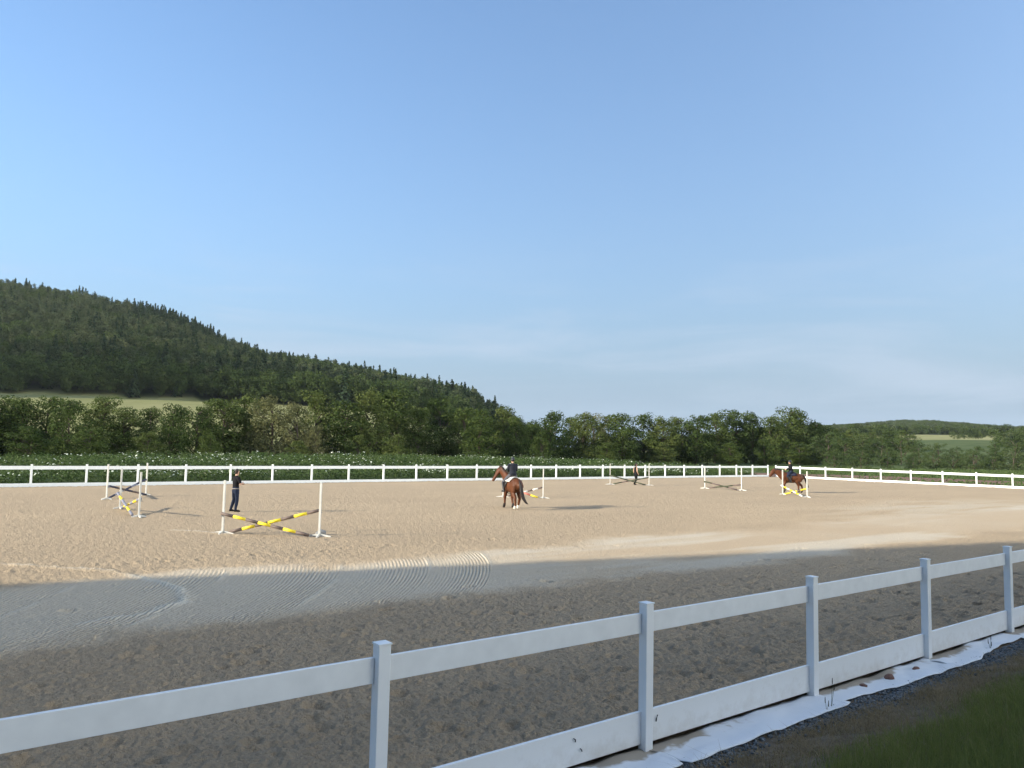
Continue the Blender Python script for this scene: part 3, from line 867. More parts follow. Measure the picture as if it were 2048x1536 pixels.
# ------------------------------------------------------------------ trees
def quads_from(cent, nrm, size, pr, aspect=1.5):
    """leaf quads: centre, normal, size -> verts, faces"""
    n = len(cent)
    nrm = nrm / (np.linalg.norm(nrm, axis=1, keepdims=True) + 1e-9)
    a = pr.normal(0, 1, (n, 3)); u = np.cross(nrm, a); u /= (np.linalg.norm(u, axis=1, keepdims=True) + 1e-9)
    w = np.cross(nrm, u)
    su = (size * .5)[:, None]; sw = (size * .5 / aspect)[:, None]
    V = np.stack([cent - u * su, cent + w * sw * 1.0, cent + u * su, cent - w * sw], 1).reshape(-1, 3)
    F = np.arange(4 * n).reshape(-1, 4)
    return V, F

def crown_mesh(name, clusters, per, leaf, seed, flat=.75):
    """clusters: (x,y,z,radius); leaves on and inside each clump"""
    pr = np.random.default_rng(seed)
    C_, N_, S_, Tn = [], [], [], []
    for (cx, cy, cz, rad) in clusters:
        k = max(12, int(per * (rad ** 2)))
        d = pr.normal(0, 1, (k, 3)); d /= np.linalg.norm(d, axis=1, keepdims=True)
        rr = rad * pr.uniform(.45, 1.08, k) ** .6
        p = d * rr[:, None] * np.array([1, 1, flat]); 
        C_.append(p + np.array([cx, cy, cz])); N_.append(d * 1.0 + np.array([0, 0, .45]) + pr.normal(0, .5, (k, 3)))
        S_.append(leaf * pr.uniform(.6, 1.3, k)); Tn.append(np.clip(np.full(k, pr.normal(.5, .2)) + pr.normal(0, .13, k), 0, 1))
    C_ = np.concatenate(C_); N_ = np.concatenate(N_); S_ = np.concatenate(S_); Tn = np.concatenate(Tn)
    V, F = quads_from(C_, N_, S_, pr)
    me = mesh_np(name, V, F); attr(me, 'tint', np.repeat(Tn, 4))
    return me

def broadleaf(seed, W=.34, low=.10, nc=62, top=.5, lean=0.0):
    """unit tree (height 1): clusters along limbs; returns clusters, trunk tubes"""
    pr = np.random.default_rng(seed)
    cl = []; tb = MB()
    tb.tube([(0, 0, -.03), (.01, 0, .2), (pr.normal(0, .015), pr.normal(0, .015), .45), (pr.normal(0, .02), pr.normal(0, .02), .78)], [.024, .019, .013, .004], 7)
    for i in range(nc):
        z = low + (1 - low - .05) * ((i + pr.uniform(0, 1)) / nc)
        k = (z - low) / (1 - low)
        prof = W * (np.clip(k / .28, 0, 1) ** .6 * .35 + .65) * (1 - np.clip((k - top) / (1 - top), 0, 1) ** 2.1) ** .65
        prof *= 1 + .22 * math.sin(seed * 1.7 + i * .9)
        a = pr.uniform(0, 2 * math.pi); r = prof * pr.uniform(.35, 1.0)
        rad = pr.uniform(.07, .15) * (1.15 - .45 * k)
        cx, cy = r * math.cos(a) + lean * k, r * math.sin(a)
        cl.append((cx, cy, z, rad))
        if i % 3 == 0:
            z0 = max(.08, z - r * .9)
            tb.tube([(0, 0, z0), (cx * .5, cy * .5, z0 + (z - z0) * .65), (cx, cy, z)], [.009, .006, .002], 5)
    return cl, tb

TREE = {}
def tree_kind(key, mats, seeds, per, leaf, **kw):
    TREE[key] = []
    for s_ in seeds:
        cl, tb = broadleaf(s_, **kw)
        cm = crown_mesh('crown', cl, per, leaf, s_ + 100); cm.materials.append(mats)
        tm = tb.mesh('trunk', True); tm.materials.append(M['bark'])
        TREE[key].append((cm, tm))
tree_kind('alder', M['alder'], [1, 2, 3, 4, 5, 6, 7], 9500, .030, W=.30, low=.04, nc=74, top=.45)
tree_kind('willow', M['willow'], [11, 12], 9000, .027, W=.42, low=.10, nc=66, top=.4)
tree_kind('bush', M['shrub'], [21, 22, 23, 24], 6500, .036, W=.62, low=.03, nc=52, top=.25)

tr_rng = random.Random(5)
def tree(name, kind, pos, h, label, group, wide=1.0, var=None):
    root = tag(empty(name, pos, tr_rng.uniform(0, 6.28)), label, 'tree' if kind != 'bush' else 'bush', group)
    cm, tm = TREE[kind][var if var is not None else tr_rng.randrange(len(TREE[kind]))]
    sc = (h * wide, h * wide, h)
    obj('crown', cm, None, root, scale=sc); obj('trunk', tm, None, root, scale=sc)
    return root

def place(px, ytop, s_row):
    """tree in a row s_row metres across from the camera: position and height from where its top stands against the sky"""
    k = (px - 1024) / 1540.
    d = s_row / (N[0] * k + N[1])                 # forward distance
    x, y = k * d, d
    hor = 891.07 + (px - 1024) * .0197
    z = gz(x, y)
    h = (hor - ytop) / 1540. * d + 3.0 - z
    return (x, y, z - .1), max(1.5, h + .1)

AL = 'dark green alder in the dense riverside row behind the white-flowering herbs'
ROW = [(-60, 790), (-20, 800), (20, 798), (60, 805), (100, 790), (150, 796), (205, 802), (255, 812), (305, 822), (350, 812), (400, 810), (450, 808), (492, 805),
       (640, 788), (690, 792), (738, 772), (785, 786), (838, 804), (885, 796), (930, 802), (968, 818), (1008, 812), (1036, 826), (1062, 838), (1098, 824), (1136, 832), (1172, 826),
       (1212, 826), (1250, 820), (1286, 822), (1326, 836), (1368, 824), (1394, 832), (1430, 818), (1464, 822), (1502, 814), (1540, 822), (1576, 819), (1610, 832), (1638, 848)]
for i, (px, yt) in enumerate(ROW):
    s_row = -112 - tr_rng.uniform(-5, 6)
    p, h = place(px + tr_rng.uniform(-6, 6), yt - (7 if px < 500 else 0) + tr_rng.uniform(-9, 9), s_row)
    tree('alder_tree', 'alder', p, h, AL, 'alders of the riverside row', wide=tr_rng.uniform(.95, 1.35), var=i % 7)
FR = [(70, 850), (185, 852), (300, 862), (425, 868), (600, 880), (720, 868), (800, 866), (960, 832), (1085, 872), (1215, 884), (1330, 886), (1460, 884), (1530, 876), (1600, 882)]
for i, (px, yt) in enumerate(FR):
    p, h = place(px, yt, -101 - tr_rng.uniform(-3, 3))
    tree('young_alder', 'alder', p, h, 'low young alder standing in front of the taller riverside row', 'young alders before the riverside row', wide=tr_rng.uniform(1.2, 1.7), var=(i * 3) % 7)
for px, yt, sr, wd, lb in ((548, 790, -108, 1.0, 'pale olive willow rising among the dark alders, tallest of the willows'), (596, 803, -106, .9, 'pale olive willow with a rounded top beside the tallest willow'),
                           (636, 850, -103, .75, 'low pale willow drooping in front of the alders'), (1190, 823, -118, .9, 'yellowish crown standing behind the alder row')):
    p, h = place(px, yt, sr); tree('willow_tree', 'willow', p, h, lb, 'pale willows in the riverside row', wide=wd)
for px, yt, lb in ((488, 900, 'low yellow-green shrub at the foot of the pale willows'), (338, 900, 'small grey-green shrub at the back of the herbs'), (1090, 905, 'small shrub before the alders behind the herb bed')):
    p, h = place(px, yt, -88); tree('shrub', 'bush', p, h, lb, 'shrubs at the back of the herbs', wide=1.2)
# right-hand willow bushes beyond the right fence
RB = [(1655, 862, 178), (1690, 868, 186), (1726, 866, 196), (1764, 872, 190), (1802, 868, 205), (1838, 882, 182), (1876, 884, 176), (1914, 892, 176), (1952, 890, 172), (1990, 884, 176), (2030, 872, 180), (2072, 868, 178), (2120, 866, 178),
      (1668, 900, 150), (1722, 898, 146), (1775, 892, 156), (1826, 905, 158), (1866, 900, 160), (1905, 905, 160), (1946, 900, 158), (1985, 905, 158), (2026, 896, 156), (2066, 900, 156)]
for i, (px, yt, d) in enumerate(RB):
    k = (px - 1024) / 1540.; x, y = k * d, d; z = gz(x, y); hor = 891.07 + (px - 1024) * .0197
    h = (hor - yt) / 1540. * d + 3 - z
    tree('willow_bush', 'bush', (x, y, z - .1), h, 'rounded grey-green willow bush beyond the sunlit right-hand fence', 'willow bushes beyond the right-hand fence', wide=tr_rng.uniform(.9, 1.3))
for i, (px, yt, d) in enumerate([(1672, 856, 300), (1705, 858, 330), (1740, 862, 340), (1780, 860, 350), (1815, 858, 340), (1650, 852, 280)]):
    k = (px - 1024) / 1540.; x, y = k * d, d; z = gz(x, y); hor = 891.07 + (px - 1024) * .0197
    h = (hor - yt) / 1540. * d + 3 - z
    tree('alder_tree', 'alder', (x, y, z - .1), max(5, h), 'dark tall tree below the far wooded hill, behind the willow bushes', 'dark trees below the far hill', wide=1.4)

# ------------------------------------------------------------------ conifers and hill forest
def conifer(seed, W=.24, levels=24):
    pr = np.random.default_rng(seed); C_, N_, S_ = [], [], []
    for i in range(levels):
        z = .10 + .88 * i / levels; rr = W * (1 - (i / levels)) ** .85 * pr.uniform(.75, 1.15) + .008
        k = int(10 + 22 * (1 - i / levels))
        a = pr.uniform(0, 2 * math.pi, k); q = pr.uniform(.25, 1, k)
        C_.append(np.stack([rr * q * np.cos(a), rr * q * np.sin(a), z - .25 * rr * q + pr.normal(0, .008, k)], -1))
        N_.append(np.stack([np.cos(a) * .6, np.sin(a) * .6, np.full(k, .8)], -1) + pr.normal(0, .3, (k, 3))); S_.append(np.full(k, .055 + .05 * (1 - i / levels)) * pr.uniform(.7, 1.2, k))
    C_, N_, S_ = np.concatenate(C_), np.concatenate(N_), np.concatenate(S_)
    V, F = quads_from(C_, N_, S_, pr, 1.4)
    me = mesh_np('crown', V, F); attr(me, 'tint', np.repeat(np.clip(pr.normal(.5, .2, len(C_)), 0, 1), 4))
    b = MB(); b.tube([(0, 0, -.03), (0, 0, .5), (0, 0, .99)], [.016, .009, .002], 6)
    return me, b.mesh('trunk', True)
CON = []
for s_ in (31, 32, 33):
    cm, tm = conifer(s_); cm.materials.append(M['spruce']); tm.materials.append(M['bark']); CON.append((cm, tm))

def crown_for_wood(seed, kind):
    pr = np.random.default_rng(seed)
    if kind == 'pine':
        cl = [(pr.normal(0, .085), pr.normal(0, .085), pr.uniform(.45, .93), pr.uniform(.06, .10)) for _ in range(16)]
        me = crown_mesh('pine', cl, 3800, .058, seed, 1.0); me.materials.append(M['pine'])
    else:
        cl = [(pr.normal(0, .15), pr.normal(0, .15), pr.uniform(.25, .86), pr.uniform(.10, .16)) for _ in range(20)]
        me = crown_mesh('leafy', cl, 2100, .062, seed, .85); me.materials.append(M['broad'])
    return me

protos = bpy.data.collections.new('wood_sources')     # not linked to the scene: only instanced
pnames = []
def add_proto(me, tag_):
    o = bpy.data.objects.new('%02d_%s' % (len(pnames), tag_), me); protos.objects.link(o); pnames.append(tag_)
for cm, tm in CON: add_proto(cm, 'spruce')
for s_ in (41, 42, 43): add_proto(crown_for_wood(s_, 'pine'), 'pine')
for s_ in (51, 52, 53): add_proto(crown_for_wood(s_, 'leafy'), 'leafy')

def wood(name, label, x, y, z, h, idx, wide, pr):
    me = bpy.data.meshes.new(name)
    me.vertices.add(len(x)); me.vertices.foreach_set('co', np.stack([x, y, z], -1).astype(np.float32).ravel())
    attr(me, 'hgt', h); attr(me, 'wide', h * wide); attr(me, 'rotz', pr.uniform(0, 6.28, len(x)))
    a = me.attributes.new('idx', 'INT', 'POINT'); a.data.foreach_set('value', np.asarray(idx, dtype=np.int32))
    o = bpy.data.objects.new(name, me); COL.objects.link(o)
    ng = bpy.data.node_groups.new(name + '_nodes', 'GeometryNodeTree')
    ng.interface.new_socket('Geometry', in_out='INPUT', socket_type='NodeSocketGeometry')
    ng.interface.new_socket('Geometry', in_out='OUTPUT', socket_type='NodeSocketGeometry')
    nd, lk = ng.nodes, ng.links
    gi, go = nd.new('NodeGroupInput'), nd.new('NodeGroupOutput')
    ci = nd.new('GeometryNodeCollectionInfo'); ci.inputs['Collection'].default_value = protos
    ci.inputs['Separate Children'].default_value = True; ci.inputs['Reset Children'].default_value = True
    ip = nd.new('GeometryNodeInstanceOnPoints'); ip.inputs['Pick Instance'].default_value = True
    def na(n_, t_='FLOAT'):
        q = nd.new('GeometryNodeInputNamedAttribute'); q.data_type = t_; q.inputs['Name'].default_value = n_; return q.outputs['Attribute']
    cs = nd.new('ShaderNodeCombineXYZ'); lk.new(na('wide'), cs.inputs[0]); lk.new(na('wide'), cs.inputs[1]); lk.new(na('hgt'), cs.inputs[2])
    cr_ = nd.new('ShaderNodeCombineXYZ'); lk.new(na('rotz'), cr_.inputs[2])
    lk.new(gi.outputs[0], ip.inputs['Points']); lk.new(ci.outputs[0], ip.inputs['Instance'])
    lk.new(na('idx', 'INT'), ip.inputs['Instance Index']); lk.new(cr_.outputs[0], ip.inputs['Rotation']); lk.new(cs.outputs[0], ip.inputs['Scale'])
    lk.new(ip.outputs[0], go.inputs[0])
    md = o.modifiers.new('trees', 'NODES'); md.node_group = ng
    tag(o, label, 'wood', kind='stuff')
    return o

pr = np.random.default_rng(99)
n = 60000
az = pr.uniform(-48, 3, n); rr = np.sqrt(pr.uniform(300 ** 2, 1000 ** 2, n))
x, y = rr * np.sin(np.radians(az)), rr * np.cos(np.radians(az)); D = rr * np.cos(np.radians(np.clip(az, -60, 60)))
cry = np.interp(az, [a[0] for a in CRY], [a[1] for a in CRY])
keep = (D > 338 + (fbm(x / 40, y / 40, 2, 71) - .5) * 22) & (D < cry + 45)
x, y, D, az, cry = x[keep], y[keep], D[keep], az[keep], cry[keep]
# thin to an even spacing of about 6 m
grid = {}; ok = []
for i in range(len(x)):
    c = (int(x[i] // 4.3), int(y[i] // 4.3))
    if c in grid: continue
    grid[c] = 1; ok.append(i)
ok = np.array(ok); x, y, D, az, cry = x[ok], y[ok], D[ok], az[ok], cry[ok]
z = terrain_z(x, y) - .5
m_ = fbm(x / 70, y / 70, 3, 81); u = pr.uniform(0, 1, len(x))
idx = np.where(u < np.clip((m_ - .25) * 2.4, .25, .9), pr.integers(3, 6, len(x)), pr.integers(6, 9, len(x)))
spr = ((az > -26.5) & (az < -21.5) & (D > cry - 75)) | (u > .90)
idx = np.where(spr, pr.integers(0, 3, len(x)), idx)
edge = D < 362
idx = np.where(edge & (u < .8), pr.integers(6, 9, len(x)), idx)
h = pr.uniform(8, 17.5, len(x)) * np.where(idx < 3, 1.25, 1.0) * np.where(az > -2.5, .8, 1.0)
wide = np.where(idx >= 6, pr.uniform(.7, .95, len(x)), pr.uniform(.75, 1.0, len(x)))
wood('hill_forest', 'mixed forest of pines and leafy trees covering the left hillside', x, y, z, h, idx, wide, pr)
print('forest trees', len(x))

# single conifers that stand out against the sky along the ridge
SK = [(118, 590, -1), (238, 596, 700), (297, 614, 690), (306, 606, 660), (330, 606, 652), (341, 608, 650), (352, 610, 645), (366, 609, 645), (384, 614, 640), (398, 618, 636), (420, 636, 630), (444, 648, 625), (462, 655, 620), (490, 668, 612), (505, 668, 610), (575, 683, 600), (613, 692, 592), (745, 713, 565)]
for i, (px, yt, d) in enumerate(SK):
    if d < 0: d = 690
    k = (px - 1024) / 1540.; d = d - 6; x_, y_ = k * d, d; hor = 891.07 + (px - 1024) * .0197
    zt = (hor - yt) / 1540. * d + 3; z_ = gz(x_, y_)
    h_ = min(max(zt - z_ - 1.5, 10), 18.5)
    root = tag(empty('spruce_tree', (x_, y_, z_ - .3), i * 1.3), 'dark pointed spruce standing out on the ridge of the wooded left hill', 'tree', 'spruces along the hill ridge')
    cm, tm = CON[i % 3]
    obj('crown', cm, None, root, scale=(h_ * .95, h_ * .95, h_)); obj('trunk', tm, None, root, scale=(h_, h_, h_))

# far hill on the right: woods
n = 22000
az = pr.uniform(6, 48, n); rr = np.sqrt(pr.uniform(300 ** 2, 1750 ** 2, n))
x, y = rr * np.sin(np.radians(az)), rr * np.cos(np.radians(az))
keep = (rr > 815 + (fbm(x / 60, y / 60, 2, 91) - .5) * 90) | ((rr > 380) & (rr < 560) & (fbm(x / 35, y / 35, 2, 92) > .5) & ((az < 26.5) | (az > 32))) | ((rr > 640) & (rr < 660) & (az > 29.5))
x, y, rr = x[keep], y[keep], rr[keep]
idx = np.where(pr.uniform(0, 1, len(x)) < .25, pr.integers(3, 6, len(x)), pr.integers(6, 9, len(x)))
h = pr.uniform(8, 13, len(x)) * np.where(rr < 700, .8, .9)
wood('far_forest', 'wooded far hill beyond the fields and willow bushes', x, y, terrain_z(x, y) - .5, h, idx, np.where(idx >= 6, 1.0, 1.3), pr)

# ------------------------------------------------------------------ tall white-flowering herbs behind the far fence
def herb_bed():
    pr = np.random.default_rng(55)
    n = 150000
    t = pr.uniform(-42, 78, n); dep = pr.uniform(0, 1, n) ** 1.3
    s_ = S_FAR - 1.0 - dep * 22
    top = np.interp(t, [-42, 0, 12, 30, 45, 62, 66, 70, 76, 78], [1.25, 1.4, 1.65, 1.85, 1.85, 1.65, 1.25, 1.55, 1.2, .7]) + (fbm(t / 2.4, s_ / 2.4, 4, 95) - .5) * 1.15
    fr = sstep(0, 1.2, -s_ + S_FAR - .7)
    top = top * (.55 + .45 * sstep(0, 7, -s_ + S_FAR - 1))
    zz_ = top * pr.uniform(0, 1, n) ** np.where(dep < .12, .8, .28)
    x, y = t * T[0] + s_ * N[0], t * T[1] + s_ * N[1]
    cen = np.stack([x, y, zz_ - .3 + .1], -1)
    nr = pr.normal(0, .6, (n, 3)) + np.array([-.1, -.3, .7])
    V, F = quads_from(cen, nr, pr.uniform(.10, .26, n), pr, 1.7)
    me = mesh_np('herb_leaves', V, F); attr(me, 'tint', np.repeat(np.clip(.15 + .7 * fbm(t / 3, s_ / 3, 3, 96) + pr.normal(0, .15, n), 0, 1), 4))
    o = obj('flowering_herbs', me, M['herb'])
    tag(o, 'dense bed of tall herbs with white flower umbels behind the far fence', 'herbs', kind='stuff')
    # umbels: slightly domed white discs
    n = 16000
    t = pr.uniform(-42, 77, n); dep = pr.uniform(0, 1, n) ** 1.4; s_ = S_FAR - 1.2 - dep * 21
    keep = pr.uniform(0, 1, n) < .06 + .94 * sstep(.46, .62, fbm(t / 3.2, s_ / 2.2, 4, 97)) * np.interp(t, [-42, 0, 15, 60, 77], [.25, .35, 1, 1, .5])
    t, s_, dep = t[keep], s_[keep], dep[keep]; n = len(t)
    top = np.interp(t, [-42, 0, 12, 30, 45, 62, 66, 70, 76, 78], [1.25, 1.4, 1.65, 1.85, 1.85, 1.65, 1.25, 1.55, 1.2, .7]) + (fbm(t / 2.4, s_ / 2.4, 4, 95) - .5) * 1.15
    top = top * (.55 + .45 * sstep(0, 7, -s_ + S_FAR - 1))
    z_ = top * pr.uniform(.72, 1.06, n) - .12
    x, y = t * T[0] + s_ * N[0], t * T[1] + s_ * N[1]
    rad = pr.uniform(.03, .085, n); ang = np.arange(6) * math.pi / 3
    tx, ty = pr.normal(0, .35, n), pr.normal(-.1, .35, n)
    ring = np.stack([x[:, None] + rad[:, None] * np.cos(ang)[None], y[:, None] + rad[:, None] * np.sin(ang)[None],
                     z_[:, None] + rad[:, None] * (tx[:, None] * np.cos(ang)[None] + ty[:, None] * np.sin(ang)[None])], -1)
    cen = np.stack([x, y, z_ + rad * .3], -1)[:, None]
    V = np.concatenate([ring, cen], 1).reshape(-1, 3)
    f6 = np.array([[k, (k + 1) % 6, 6] for k in range(6)])
    F = (f6[None] + (np.arange(n) * 7)[:, None, None]).reshape(-1, 3)
    me = mesh_np('umbels', V, F)
    tag(obj('white_umbels', me, M['umbel'], o), kind='stuff')
herb_bed()
# bare earth and rough grass behind the right-hand fence
b = MB()
pts = []
for i in range(26):
    a = i / 26 * 2 * math.pi
    pts.append((48 + 17 * math.cos(a) * (1 + .1 * math.sin(3 * a)) + 5 * math.sin(a), 98 + 9 * math.sin(a) * (1 + .15 * math.sin(5 * a)) - 11 * math.cos(a), -.24))
b.add(pts, [tuple(range(26))])
tag(b.build('bare_earth', mat('red_earth', (.19, .115, .085), .95, .1, noise=(.8, .3), bump=(3, .6, .1))), kind='structure')
pr = np.random.default_rng(77)
n = 42000
t = pr.uniform(70, 130, n); 
x = pr.uniform(38, 110, n); y = pr.uniform(70, 150, n)
rn = np.array([-RD[1], RD[0]]); off = (x - CORNER[0]) * rn[0] + (y - CORNER[1]) * rn[1]
ine = np.hypot((x - 48) / 19, (y - 98 + (x - 48) * .65) / 10) < 1
keep = (off > 1.0) & (~ine | (pr.uniform(0, 1, n) < .08))
x, y = x[keep], y[keep]; n = len(x)
cen = np.stack([x, y, terrain_z(x, y) + pr.uniform(.02, .42, n) * (.5 + fbm(x / 5, y / 5, 3, 4))], -1)
V, F = quads_from(cen, pr.normal(0, .6, (n, 3)) + np.array([-.3, -.4, .4]), pr.uniform(.15, .4, n), pr, 2.2)
me = mesh_np('rough_grass', V, F); attr(me, 'tint', np.repeat(pr.uniform(.3, 1, n), 4))
tag(obj('rough_grass', me, M['herb']), 'rough grass tussocks behind the sunlit right-hand fence', 'grass', kind='stuff')

# ------------------------------------------------------------------ horses
M['bay'] = mat('bay_coat', (.092, .031, .012), .55, .2, noise=(3, .2))
M['points'] = mat('black_points', (.018, .013, .012), .6, .3)
M['sock'] = mat('white_sock', (.62, .58, .52), .7, .2)
M['hoof'] = mat('hoof', (.06, .05, .04), .6)
M['leather'] = mat('dark_leather', (.02, .015, .012), .45, .4)
M['pad'] = mat('white_saddle_pad', (.72, .70, .66), .85, .1)
M['darkpad'] = mat('dark_saddle_pad', (.03, .03, .05), .85, .1)

def horse(name, label, pos, heading, scale, poll, muzzle, legs, socks, padmat, tail_pts, body_mat):
    root = tag(empty(name, (pos[0], pos[1], -.005), R(90 - heading)), label, 'horse', 'ridden bay horses in the arena')
    root.scale = (scale,) * 3
    b = MB()
    # trunk, lofted nose to tail: (position, half width, half height)
    b.loft([((.74, 0, 1.16), .12, .18), ((.62, 0, 1.18), .22, .29), ((.42, 0, 1.17), .26, .37), ((.15, 0, 1.12), .295, .36), ((-.15, 0, 1.11), .31, .35),
            ((-.42, 0, 1.16), .29, .35), ((-.64, 0, 1.18), .27, .33), ((-.82, 0, 1.17), .19, .24), ((-.90, 0, 1.16), .10, .14)], n=18)
    b.loft([((.50, 0, 1.42), .07, .12), ((.28, 0, 1.48), .08, .08), ((.0, 0, 1.42), .10, .08)], n=10)                 # withers
    for s_ in (-1, 1):
        b.loft([((.50, .16 * s_, 1.30), .09, .15), ((.56, .17 * s_, 1.08), .10, .17), ((.48, .16 * s_, .90), .09, .12)], n=12)   # shoulder
        b.loft([((-.52, .13 * s_, 1.30), .14, .22), ((-.62, .16 * s_, 1.12), .15, .25), ((-.58, .17 * s_, .92), .12, .19)], n=12)  # quarter
    po, mu = Vector(poll), Vector(muzzle)
    base = Vector((.58, 0, 1.28)); mid = (base + po) / 2 + Vector((.03, 0, .06))
    b.loft([(base - Vector((.12, 0, .06)), .20, .35), (base + (mid - base) * .45, .165, .30), (mid, .135, .245), (po - Vector((.05, 0, .03)), .10, .18), (po, .08, .12)], n=14)
    hd = (mu - po).normalized(); side = Vector((0, 1, 0))
    b.loft([(po - hd * .02, .095, .12), (po + hd * .13, .12, .185), (po + hd * .25, .11, .165), (po + hd * .40, .085, .12), (po + hd * .52, .078, .10), (mu, .07, .085)], n=14)
    for s_ in (-1, 1):
        b.loft([(po + Vector((-.01, .045 * s_, .04)), .02, .025), (po + Vector((.01, .06 * s_, .12)), .028, .018), (po + Vector((.02, .065 * s_, .19)), .008, .008)], n=8)
    for kind, s_, pts in legs:
        rad = [(.12, .14), (.10, .115), (.068, .074), (.050, .055), (.056, .06), (.048, .05)] if kind == 'f' else [(.14, .21), (.12, .16), (.074, .088), (.052, .058), (.058, .062), (.05, .052)]
        b.loft([((p[0], (p[1] if len(p) > 2 else .16) * s_, p[-1]), r_[0], r_[1]) for p, r_ in zip(pts, rad)], n=12)
    bo = b.build('body', body_mat, root, True); organic(bo, .022, 5)
    for (kind, s_, pts), sk in zip(legs, socks):
        f, e = Vector((pts[-2][0], .16 * s_, pts[-2][-1])), Vector((pts[-1][0], .16 * s_, pts[-1][-1]))
        k = Vector((pts[-3][0], .16 * s_, pts[-3][-1]))
        lo = MB(); lo.loft([(k + (f - k) * (.0 if sk != 'sock' else .25), .062, .067), (f, .067, .07), (e, .058, .06)], n=10)
        lo.build('sock' if sk == 'sock' else 'lower_leg', M['sock'] if sk == 'sock' else M['points'], root, True)
        h = MB(); dirv = (e - f).normalized(); h.loft([(e + dirv * .02, .05, .055), (e + dirv * .055, .062, .068)], n=10); h.build('hoof', M['hoof'], root, True)
    m = MB()                                                        # mane
    for i in range(12):
        k = i / 11; c = base.lerp(po, k) + Vector((-.10 + .04 * k, 0, .29 - .13 * k + .06 * math.sin(k * 3.1)))
        m.loft([(c, .02, .05), (c + Vector((-.02, .06, -.08)), .02, .05), (c + Vector((-.01, .10, -.18)), .008, .03)], lat=(0, 1, 0), n=6)
    m.build('mane', M['points'], root, True)
    t_ = MB(); t_.loft([(p, r_, r_ * .9) for p, r_ in tail_pts], n=12); to = t_.build('tail', M['points'], root, True); organic(to, .025, 3)
    # tack
    p = MB()
    ring = []
    for xx in (.34, .1, -.18, -.34):
        for a in np.linspace(-1.05, 1.05, 13):
            ring.append((xx, math.sin(a) * .345, 1.15 + math.cos(a) * .36 + (.035 if abs(a) < .4 else 0) + (.03 if xx > .2 else 0)))
    fs = [(i * 13 + j, i * 13 + j + 1, (i + 1) * 13 + j + 1, (i + 1) * 13 + j) for i in range(3) for j in range(12)]
    p.add(ring, fs); po_ = p.build('saddle_pad', padmat, root, True); so = po_.modifiers.new('thick', 'SOLIDIFY'); so.thickness = .03; so.offset = 1
    sdl = MB(); sdl.loft([((.30, 0, 1.60), .10, .05), ((.12, 0, 1.555), .15, .05), ((-.08, 0, 1.56), .17, .05), ((-.24, 0, 1.61), .13, .04)], n=12)
    for s_ in (-1, 1): sdl.loft([((.10, .22 * s_, 1.48), .14, .03), ((.16, .335 * s_, 1.22), .15, .025), ((.17, .36 * s_, 1.05), .10, .02)], lat=(1, 0, 0), n=10)
    so_ = sdl.build('saddle', M['leather'], root, True); organic(so_, .018, 3)
    g = MB(); g.tube([(.30, math.sin(a) * .315, 1.12 + math.cos(a) * .39) for a in np.linspace(1.0, 5.28, 15)], .018, 6); g.build('girth', M['leather'], root)
    br = MB()
    for q, r1 in ((.10, .145), (.36, .095)):
        c = po + hd * q; w = hd.cross(side).normalized()
        br.tube([c + side * math.cos(a) * r1 * .86 + w * math.sin(a) * (r1 + .018) for a in np.linspace(0, 2 * math.pi, 13)], .009, 5, False)
    for s_ in (-1, 1):
        br.tube([po + hd * .02 + side * .085 * s_, po + hd * .36 + side * .08 * s_], .008, 5)
        br.tube([po + hd * .44 + side * .06 * s_, (.62, .10 * s_, 1.55), (.48, .06 * s_, 1.78)], .007, 5)
    br.build('bridle', M['leather'], root)
    return root

walk = [('f', 1, [(.48, .15, 1.0), (.46, .16, .82), (.58, .16, .50), (.60, .16, .22), (.66, .16, .10), (.69, .16, .06)]),
        ('f', -1, [(.48, .15, 1.0), (.44, .16, .82), (.42, .16, .47), (.30, .16, .19), (.29, .16, .12), (.33, .16, .06)]),
        ('h', 1, [(-.58, .15, 1.05), (-.48, .17, .82), (-.78, .16, .55), (-.80, .16, .20), (-.74, .16, .11), (-.71, .16, .06)]),
        ('h', -1, [(-.58, .15, 1.05), (-.36, .17, .84), (-.56, .16, .54), (-.42, .16, .21), (-.38, .16, .12), (-.35, .16, .06)])]
walk2 = [('f', 1, [(.48, .15, 1.0), (.46, .16, .82), (.62, .16, .52), (.52, .16, .26), (.50, .16, .20), (.53, .16, .14)]),
         ('f', -1, [(.48, .15, 1.0), (.46, .16, .82), (.47, .16, .47), (.42, .16, .19), (.46, .16, .11), (.49, .16, .06)]),
         ('h', 1, [(-.58, .15, 1.05), (-.36, .17, .86), (-.52, .16, .58), (-.52, .16, .28), (-.56, .16, .20), (-.55, .16, .13)]),
         ('h', -1, [(-.58, .15, 1.05), (-.50, .17, .82), (-.84, .16, .56), (-.90, .16, .21), (-.84, .16, .11), (-.81, .16, .06)])]
H1 = ((.12, 37.15), -22, .97); H2 = ((20.3, 56.0), -84, .93)
horse('horse', 'bay horse seen from behind with white hind socks and white saddle pad', H1[0], H1[1], H1[2], (1.16, .20, 1.94), (1.34, .52, 1.33), walk,
      ['x', 'x', 'sock', 'sock'], M['pad'], [((-.88, 0, 1.38), .04), ((-.98, -.02, 1.20), .075), ((-1.04, -.06, .9), .10), ((-1.08, -.12, .6), .09), ((-1.16, -.24, .38), .06), ((-1.2, -.34, .30), .02)], M['bay'])
horse('horse', 'bay horse walking in profile past the pale yellow jump', H2[0], H2[1], H2[2], (1.28, .0, 1.72), (1.60, .03, 1.24), walk2,
      ['x', 'x', 'x', 'x'], M['darkpad'], [((-.86, 0, 1.40), .04), ((-1.0, .0, 1.26), .075), ((-1.12, .0, .95), .10), ((-1.22, .0, .65), .09), ((-1.32, .0, .42), .03)], M['bay'])

